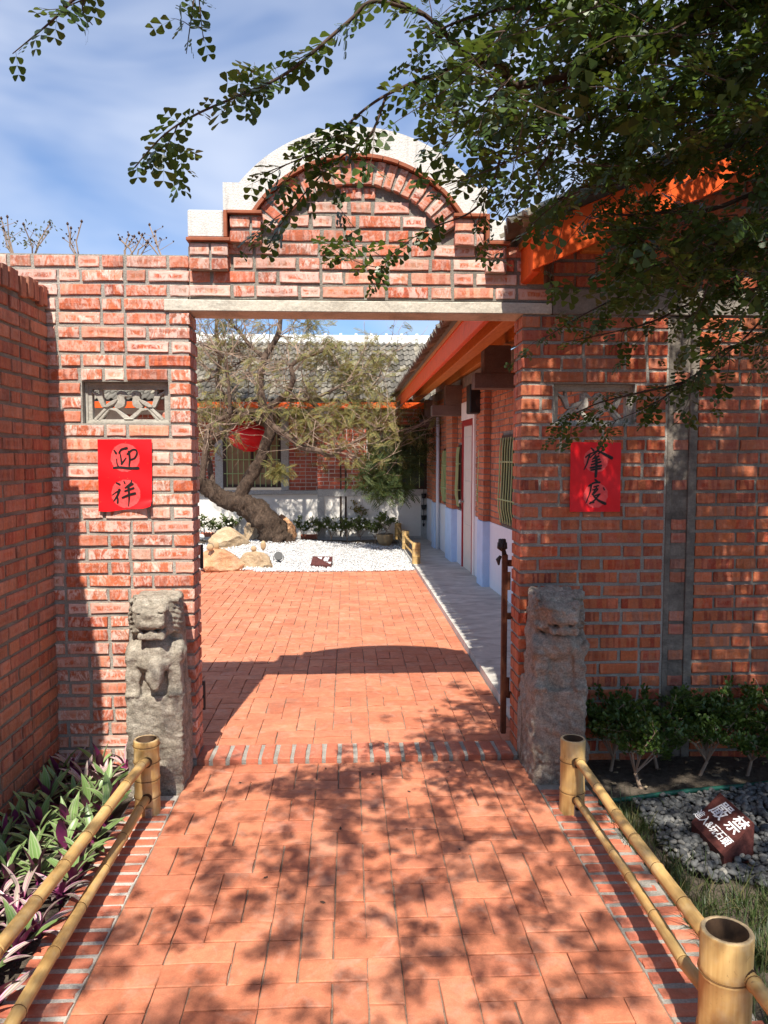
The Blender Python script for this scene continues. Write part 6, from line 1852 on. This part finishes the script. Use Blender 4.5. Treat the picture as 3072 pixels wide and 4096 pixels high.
limbs = [
    ([(1050, 1625, 0), (1040, 1532, 0), (1058, 1432, .1), (1110, 1345, .1), (1122, 1270, .2), (1135, 1150, .3)], .075, .03),
    ([(1060, 1640, 0), (1140, 1580, -.1), (1172, 1520, -.2), (1170, 1458, -.2), (1260, 1415, -.2), (1345, 1390, -.3)], .06, .018),
    ([(1084, 1700, 0), (1157, 1749, -.2), (1215, 1792, -.3), (1270, 1801, -.4), (1320, 1822, -.4), (1380, 1790, -.5), (1460, 1740, -.5), (1540, 1700, -.6)], .06, .018),
    ([(853, 1965, 0), (838, 1860, .1), (830, 1800, .1), (888, 1736, .1), (930, 1697, .1), (975, 1650, .1)], .055, .03),
    ([(806, 1940, -.1), (823, 1790, -.2), (836, 1710, -.2), (875, 1680, -.2), (920, 1660, -.2)], .055, .035),
    ([(920, 1660, -.2), (915, 1560, -.3), (900, 1445, -.3), (860, 1400, -.3), (800, 1380, -.3)], .04, .012),
    ([(1058, 1432, .1), (1000, 1380, .2), (960, 1330, .2), (900, 1270, .2)], .04, .02),
    ([(930, 1640, .1), (870, 1530, .4), (880, 1430, .5), (865, 1300, .5), (880, 1200, .6)], .05, .02),
    ([(780, 1530, .3), (850, 1510, .4), (960, 1450, .5), (1020, 1420, .5)], .03, .01),
    ([(1215, 1580, 0), (1290, 1640, 0), (1380, 1600, .1), (1480, 1560, .1), (1560, 1600, .2)], .03, .01),
    ([(1140, 1580, -.1), (1230, 1600, -.2), (1330, 1560, -.2), (1440, 1500, -.1), (1540, 1480, 0)], .035, .01),
    ([(1460, 1740, -.5), (1560, 1760, -.5), (1640, 1720, -.4), (1700, 1700, -.3)], .025, .01),
    ([(1380, 1790, -.5), (1450, 1850, -.6), (1500, 1900, -.6), (1540, 1950, -.6)], .02, .008),
]
lm_ = MB(); anchors = []
for i, (pp, r0, r1) in enumerate(limbs):
    pts = [tp(*p) for p in pp]; n_ = len(pts); rad = [r0 + (r1 - r0) * k / (n_ - 1) for k in range(n_)]
    knobbly(lm_, pts, rad, 9, .14, 10 + i)
    P, Q = smooth_path(pts, rad, 5)
    anchors += [(p, q) for p, q in list(zip(P, Q))[3:]]
lm_.build('limbs', M['bark'], ct, smooth=True)
# bare shoots
tw = MB(); tips = []
def shoot(p, d, L, r, depth):
    q, pts = p.copy(), [p.copy()]
    for k in range(4):
        d = (d + Vector(rt.normal(0, .16, 3)) + Vector((0, 0, .05))).normalized(); q = q + d * L / 4; pts.append(q.copy())
        if depth and rt.rand() < .65: shoot(q, (d + Vector(rt.normal(0, .55, 3))).normalized(), L * rt.uniform(.4, .7), r * .6, depth - 1)
    tw.tube(pts, [r * (1 - .75 * k / 4) for k in range(5)], 4, caps=False)
    tips.append((pts[1], pts[-1]))
for i in range(240):
    p, q = anchors[rt.randint(len(anchors))]
    if p.z + .1 < 1.0: continue
    d = Vector((rt.normal(0, .7), rt.normal(0, .5), rt.uniform(-.3, 1.1))).normalized()
    shoot(p, d, rt.uniform(.35, .9), rt.uniform(.009, .016), 2)
tw.build('twigs', M['twig'], ct)
# feathery leaves: a rachis of narrow leaflets
def pinnate(npair, L, w, ll, droop, obov=False, lift=.0):
    V, Fc = [], []
    pos = Vector((0, 0, 0)); prev = pos.copy(); ang = 0.0
    for k in range(npair):
        t = (k + .6) / npair
        pos = Vector((L * t, 0, -droop * L * t * t))
        s_ = .75 + .5 * math.sin(math.pi * t)
        for sgn in (-1, 1):
            d = Vector((.55, sgn * .83, -.12)).normalized(); nn = Vector((.83, -sgn * .55, 0)); u = d.cross(nn).normalized()
            o = len(V)
            if obov: outl = ((0, 0), (.35, .22), (.72, .46), (.95, .36), (1.0, 0), (.95, -.36), (.72, -.46), (.35, -.22))
            else: outl = ((0, 0), (.35, .5), (.75, .42), (1, 0), (.75, -.42), (.35, -.5))
            for a_, b_ in outl: V.append(pos + d * (ll * s_ * a_) + nn * (b_ * (w if not obov else ll * .80)) * s_ + Vector((0, 0, lift * abs(b_))))
            Fc.append(tuple(range(o, o + len(outl))) if sgn > 0 else tuple(range(o + len(outl) - 1, o - 1, -1)))
    o = len(V); e = Vector((L, 0, -droop * L))
    V += [Vector((0, 0, 0)) + Vector((0, .0007, 0)), Vector((0, -.0007, 0)), e]; Fc.append((o, o + 1, o + 2))
    return np.array([p[:] for p in V]), Fc
tvp, tfp = pinnate(9, .17, .0085, .034, .25)
def leaf_cluster(n_, pick, size, mat, name, seed):
    r_ = np.random.RandomState(seed); P, D = [], []
    for i in range(n_):
        p = pick(r_)
        if p is None: continue
        if abs(p[0] + CT0.x + 1.69) < .36 and abs(p[2] + CT0.z - 1.98) < .26 and r_.rand() < .9: continue     # the lantern shows through
        P.append(p); a = r_.uniform(0, 6.28); D.append((math.cos(a), math.sin(a) * .8, r_.uniform(-1.2, .8)))
    P, D = np.array(P), np.array(D)
    Rb = basis(D, np.tile([0, -.4, 1.0], (len(D), 1)) + r_.normal(0, .45, (len(D), 3))) * r_.uniform(size * .7, size * 1.3, (len(D), 1, 1))
    return link(name, combine(name, tvp, tfp, Rb, P, mat), ct, kind='stuff')
def pick_tip(r_):
    b_, e = tips[r_.randint(len(tips))]
    if r_.rand() > .42 and e.x < .3: return None
    return np.array(b_.lerp(e, r_.uniform(.2, 1.0)))
leaf_cluster(3300, pick_tip, 1.0, M['leaf_olive'], 'foliage', 1)
blobs = [(1480, 1560, .32, .0), (1420, 1640, .28, -.2), (1550, 1640, .30, -.1), (1480, 1720, .30, -.4), (1600, 1740, .28, -.3), (1380, 1500, .26, 0), (1330, 1680, .22, -.2), (1240, 1690, .2, -.2), (850, 1620, .25, .0), (940, 1740, .18, -.3), (1120, 1880, .13, -.3), (1510, 1450, .22, .1), (1300, 1420, .25, .1), (1190, 1640, .2, -.1), (900, 1340, .3, .2), (1250, 1290, .25, .1)]
def pick_blob(r_):
    x, y, s, dy = blobs[r_.randint(len(blobs))]
    c = np.array(tp(x, y, dy)); return c + r_.normal(0, s * .6, 3) * np.array([1, .8, .8])
leaf_cluster(1700, pick_blob, 1.0, M['leaf_olive'], 'foliage', 2)
dblobs = [(1500, 1860, .26, -.5), (1570, 1900, .24, -.5), (1470, 1920, .18, -.6), (1640, 1850, .26, -.2), (1680, 1760, .24, -.1), (1700, 1690, .2, 0), (1530, 1960, .16, -.6), (1610, 1960, .14, -.5), (1560, 1820, .24, -.4)]
def pick_d(r_):
    x, y, s, dy = dblobs[r_.randint(len(dblobs))]
    c = np.array(tp(x, y, dy)); return c + r_.normal(0, s * .55, 3) * np.array([1, .9, .9])
leaf_cluster(800, pick_d, 1.25, M['leaf_deep'], 'foliage', 3)

# ------------------------------------------------------------------ tree overhanging the path from the right
ot = thing('overhanging_tree', 'leafy tree overhanging the path, small rounded leaflets on drooping branches', 'tree', (3.3, 1.0, 0))
OT0 = Vector((3.3, 1.0, 0))
ro = np.random.RandomState(33)
tr = MB()
knobbly(tr, [Vector((0, 0, -.1)), Vector((.02, 0, .8)), Vector((-.05, .03, 1.7)), Vector((-.15, .05, 2.5))], [.17, .13, .115, .10], 14, .12, 5)
tr.build('trunk', M['bark'], ot, smooth=True)
fork = Vector((-.15, .05, 2.45)) + OT0
def op(px_, py_, Y): return Vector(on_y(px_, py_, Y))
hubs = {'a': Vector((2.0, 1.9, 3.1)), 'b': Vector((1.9, 2.7, 2.75)), 'c': Vector((1.3, .6, 3.7)), 'd': Vector((2.2, -.6, 3.8)), 'e': Vector((2.4, 3.0, 2.5))}
branches = []   # (points, r0, r1, leaf density per metre, twig?)
for k, h_ in hubs.items(): branches.append(([fork, fork.lerp(h_, .5) + Vector((0, 0, .18)), h_], .055, .03, 0))
V3 = lambda *a: [op(*p) for p in a]
H = hubs
traced = [
    # branches seen against the sky
    ([H['a'], op(2277, 296, 2.35), op(2000, 255, 2.3), op(1865, 215, 2.25), op(1700, 60, 2.2), op(1520, -20, 2.15)], .016, .004),
    ([op(1700, 60, 2.2), op(1500, 5, 2.1), op(1390, 90, 2.1), op(1150, 290, 2.05), op(960, 380, 2.0), op(780, 460, 2.0), op(650, 545, 2.0), op(530, 680, 2.0)], .006, .0015),
    ([op(2000, 255, 2.3), op(1865, 255, 2.3), op(1730, 300, 2.25), op(1545, 380, 2.2), op(1420, 470, 2.2), op(1300, 590, 2.2), op(1190, 640, 2.2), op(1065, 690, 2.2)], .006, .0012),
    ([op(1545, 380, 2.2), op(1480, 540, 2.2), op(1350, 640, 2.25), op(1230, 760, 2.25), op(1120, 900, 2.3), op(1075, 985, 2.3)], .004, .0012),
    ([op(2277, 296, 2.35), op(2230, 380, 2.4), op(2110, 500, 2.4), op(2010, 600, 2.4), op(1920, 700, 2.45), op(1800, 760, 2.5)], .007, .0015),
    ([op(2230, 380, 2.4), op(2180, 560, 2.2), op(2080, 620, 2.2), op(1930, 690, 2.2), op(1780, 740, 2.25)], .005, .0012),
    ([op(2010, 600, 2.4), op(1960, 760, 2.5), op(1880, 850, 2.55), op(1760, 900, 2.6), op(1640, 960, 2.6), op(1510, 1070, 2.6)], .005, .0012),
    ([H['a'], op(2600, 120, 2.2), op(2300, 60, 2.2), op(2050, 30, 2.2), op(1850, 80, 2.2), op(1700, 150, 2.2)], .012, .002),
    ([H['a'], op(2700, 350, 2.4), op(2450, 430, 2.5), op(2250, 560, 2.5), op(2100, 760, 2.6), op(2000, 900, 2.6)], .010, .0015),
    ([H['b'], op(2800, 600, 2.8), op(2550, 680, 2.8), op(2350, 740, 2.9), op(2230, 800, 2.9), op(2150, 840, 2.9)], .012, .0015),
    ([H['b'], op(2900, 820, 2.8), op(2650, 850, 2.8), op(2500, 860, 2.7), op(2380, 850, 2.6)], .010, .0015),
    ([H['e'], op(3000, 950, 3.0), op(2750, 1030, 3.1), op(2550, 1150, 3.2), op(2350, 1250, 3.2), op(2150, 1370, 3.2)], .010, .0012),
    ([H['e'], op(3050, 1150, 3.0), op(2800, 1200, 3.1), op(2600, 1290, 3.1), op(2400, 1340, 3.1), op(2250, 1370, 3.1)], .008, .0012),
    ([H['e'], op(3072, 1330, 3.0), op(2900, 1400, 3.0), op(2750, 1520, 3.0), op(2560, 1570, 3.0), op(2400, 1610, 3.0), op(2300, 1655, 3.0), op(2215, 1690, 3.0)], .008, .0012),
    ([op(2750, 1520, 3.0), op(2640, 1600, 2.95), op(2540, 1650, 2.95), op(2440, 1690, 2.95)], .004, .001),
    ([op(3072, 1250, 2.9), op(2980, 1350, 2.9), op(2850, 1460, 2.9), op(2720, 1560, 2.9)], .005, .001),
    # the two sprays at the upper left
    ([H['c'], Vector((.2, 1.0, 3.2)), Vector((-.55, 1.5, 3.0)), op(420, -150, 1.9), op(290, 0, 1.9), op(200, 90, 1.9), op(50, 215, 1.9)], .010, .001),
    ([op(420, -150, 1.9), op(330, 20, 1.9), op(370, 100, 1.9)], .003, .001),
    ([Vector((-.1, 1.5, 3.1)), op(790, -120, 2.0), op(775, 0, 2.0), op(745, 215, 2.0)], .004, .001),
    ([op(790, -120, 2.0), op(800, 40, 2.0), op(815, 165, 2.0)], .002, .001),
]
nodes_, twp = [], MB()       # nodes_: (position, direction, leaf scale)
def add_leaves(P, dens, r_, sc=1.0, start=0.0):
    """compound leaves in two ranks along a polyline"""
    acc, L = 0.0, 0.0
    tot = sum((P[i + 1] - P[i]).length for i in range(len(P) - 1)); s = 0
    side = 1
    for i in range(len(P) - 1):
        seg = P[i + 1] - P[i]; ln = seg.length
        t = seg.normalized() if ln > 0 else Vector((1, 0, 0)); n1 = t.cross(Vector((0, 0, 1))); n1 = n1.normalized() if n1.length > .01 else Vector((1, 0, 0))
        acc += ln * dens
        while acc > 1:
            acc -= 1; f_ = r_.rand(); q = P[i] + seg * f_
            s_ = (s + ln * f_) / max(tot, 1e-6)
            if s_ < start: continue
            side = -side
            d = t * r_.uniform(.1, .7) + n1 * side * r_.uniform(.3, 1.0) + Vector((0, 0, r_.uniform(-.9, .35)))
            nodes_.append((q, d, sc * r_.uniform(.6, 1.25) * (1 - .35 * max(0, s_ - .6))))
        s += ln
def twig(p, d, L, r0, dens, sc=1.0):
    pts = [p]; q = p
    for k in range(5):
        d = (d + Vector(ro.normal(0, .14, 3)) + Vector((0, 0, -.05))).normalized(); q = q + d * (L / 5); pts.append(q)
    twp.tube(pts, [r0 * (1 - .8 * k / 5) for k in range(6)], 4, caps=False)
    add_leaves(pts, dens, ro, sc, .05)
lm2 = MB()
for pts, r0, r1, dn in branches:
    n_ = len(pts); knobbly(lm2, [p - OT0 for p in pts], [r0 + (r1 - r0) * k / (n_ - 1) for k in range(n_)], 9, .08, 3)
for ti, (pts, r0, r1) in enumerate(traced):
    n_ = len(pts); P, Q = smooth_path(pts, [r0 + (r1 - r0) * k / (n_ - 1) for k in range(n_)], 6)
    lm2.tube([p - OT0 for p in P], Q, 6)
    add_leaves(P, (46 if ti < 11 else (30 if ti < 16 else 34)), ro, 1.0 if ti < 11 else .82, .12 if ti not in (1, 2, 3, 16, 18) else .0)
    for k in range(len(P)):
        if ro.rand() < (.10 if ti < 5 else (.30 if ti < 16 else .04)) and k > 3:
            d = (P[min(k + 1, len(P) - 1)] - P[k - 1]).normalized(); d = (d * .8 + Vector(ro.normal(0, .55, 3))).normalized()
            twig(P[k], d, ro.uniform(.10, .26), .0018, 44, .9)
# the dense part of the crown, upper right of the view
def frand(a, b): return ro.uniform(a, b)
cnt = 0
while cnt < 400:
    x, y = frand(1900, 3350), frand(-420, 1150)
    edge = 1900 + max(0, (y - 250)) * .75
    if x < edge or (y > 780 and x < 2500) : continue
    if x < 2350 and y < 250 and ro.rand() < .5: continue
    if 2050 < x < 2560 and 800 < y < 1150: continue
    if 2600 < x < 3150 and 560 < y < 860 and ro.rand() < .6: continue
    Y = frand(1.9, 2.9) if y < 500 else frand(2.3, 3.2)
    twig(op(x, y, Y), Vector((frand(-1, -.1), frand(-.5, .5), frand(-.6, .25))).normalized(), frand(.18, .38), .0025, 44, 1.0); cnt += 1
cnt = 0
while cnt < 45:
    x, y = frand(2500, 3350), frand(1050, 1500)
    if y > 1150 + (x - 2500) * .45: continue
    twig(op(x, y, frand(2.8, 3.3)), Vector((frand(-1, -.2), frand(-.4, .4), frand(-.5, .1))).normalized(), frand(.15, .32), .002, 44, .95); cnt += 1
# crown overhead and behind the viewer: shades the path
cnt = 0
while cnt < 800:
    X, Y, Z = frand(-1.3, 3.4), frand(-1.9, 2.1), frand(2.75, 4.3)
    if Z < 1.6 + Y * .62 + .25 and Y > 0: continue
    gx, gy = X + .085 * Z, Y + .685 * Z
    den = min(1, max(.0, (gx + 1.0) / 0.9))
    if gy > 4: den = min(1, max(0, (gx - .05) / .9))
    cl = noise.noise(Vector((X * 2.2, Y * 2.2, Z * 1.2)))
    if ro.rand() > den * (.95 if cl > -.10 else .30): continue
    twig(Vector((X, Y, Z)), Vector((frand(-1, .3), frand(-.7, .7), frand(-.5, .3))).normalized(), frand(.2, .42), .003, 28, .95); cnt += 1
# loose outer sprays that dapple the left half of the path
cnt = 0
while cnt < 70:
    Z = frand(3.0, 4.2); gx, gy = frand(-.95, .1), frand(1.9, 4.05)
    if noise.noise(Vector((gx * 3.1, gy * 3.1, 7.7))) < .0: continue
    twig(Vector((gx - .085 * Z, gy - .685 * Z, Z)), Vector((frand(-1, .2), frand(-.7, .7), frand(-.4, .2))).normalized(), frand(.15, .34), .003, 40, 1.0); cnt += 1
# upper crown over the shaded wall
cnt = 0
while cnt < 760:
    X, Y, Z = frand(.85, 3.6), frand(.8, 3.3), frand(3.0, 4.5)
    if Z < 1.6 + Y * .60 + .05 and X < .55 * Y: continue
    if X < .62 + .1 * Y and Z < 3.7: continue
    if noise.noise(Vector((X * 2.5, Y * 2.5, Z * 1.5))) < -.36: continue
    twig(Vector((X, Y, Z)), Vector((frand(-1, .3), frand(-.7, .7), frand(-.5, .3))).normalized(), frand(.2, .42), .003, 46, 1.15); cnt += 1
lm2.build('limbs', M['bark_dark'], ot, smooth=True)
twm = twp.mesh('twigs', M['bark_dark']); link('twigs', twm, ot, -OT0)
# gaps in the hanging leaves: eave, paper, right end of the gable
def gap(q):
    d_ = np.array(q[:]) - EYE; w_ = d_ @ FWD
    if w_ < .2: return 0
    x_, y_ = 1536 + F_PX * (d_ @ RGT) / w_, 2048 - F_PX * (d_ @ UPV) / w_
    for (a_, b_, c_, e_, p_) in ((2085, 2430, 930, 1100, .8), (2640, 3040, 660, 830, .65), (2250, 2510, 1770, 2080, 1.0), (1890, 2090, 840, 1000, .65), (2500, 3100, 1080, 1500, .5), (1800, 2380, 520, 930, .55), (1480, 2250, -80, 520, .35)):
        if a_ < x_ < b_ and c_ < y_ < e_: return p_
    return 0
nodes_ = [q for q in nodes_ if ro.rand() >= gap(q[0])]
T = np.array([q[0][:] for q in nodes_]) - np.array(OT0); D = np.array([q[1][:] for q in nodes_]); S_ = np.array([q[2] for q in nodes_])
half = ro.rand(len(T)) < .5
for tmpl, sel in ((pinnate(3, .072, .02, .027, .18, True, .004), half), (pinnate(2, .050, .02, .028, .15, True, .005), ~half)):
    m = sel.sum()
    Rb = basis(D[sel], np.tile([0, 0, 1.0], (m, 1)) + ro.normal(0, .45, (m, 3))) * S_[sel][:, None, None]
    link('foliage', combine('foliage', tmpl[0], tmpl[1], Rb, T[sel], M['leaf_tree']), ot, kind='stuff')
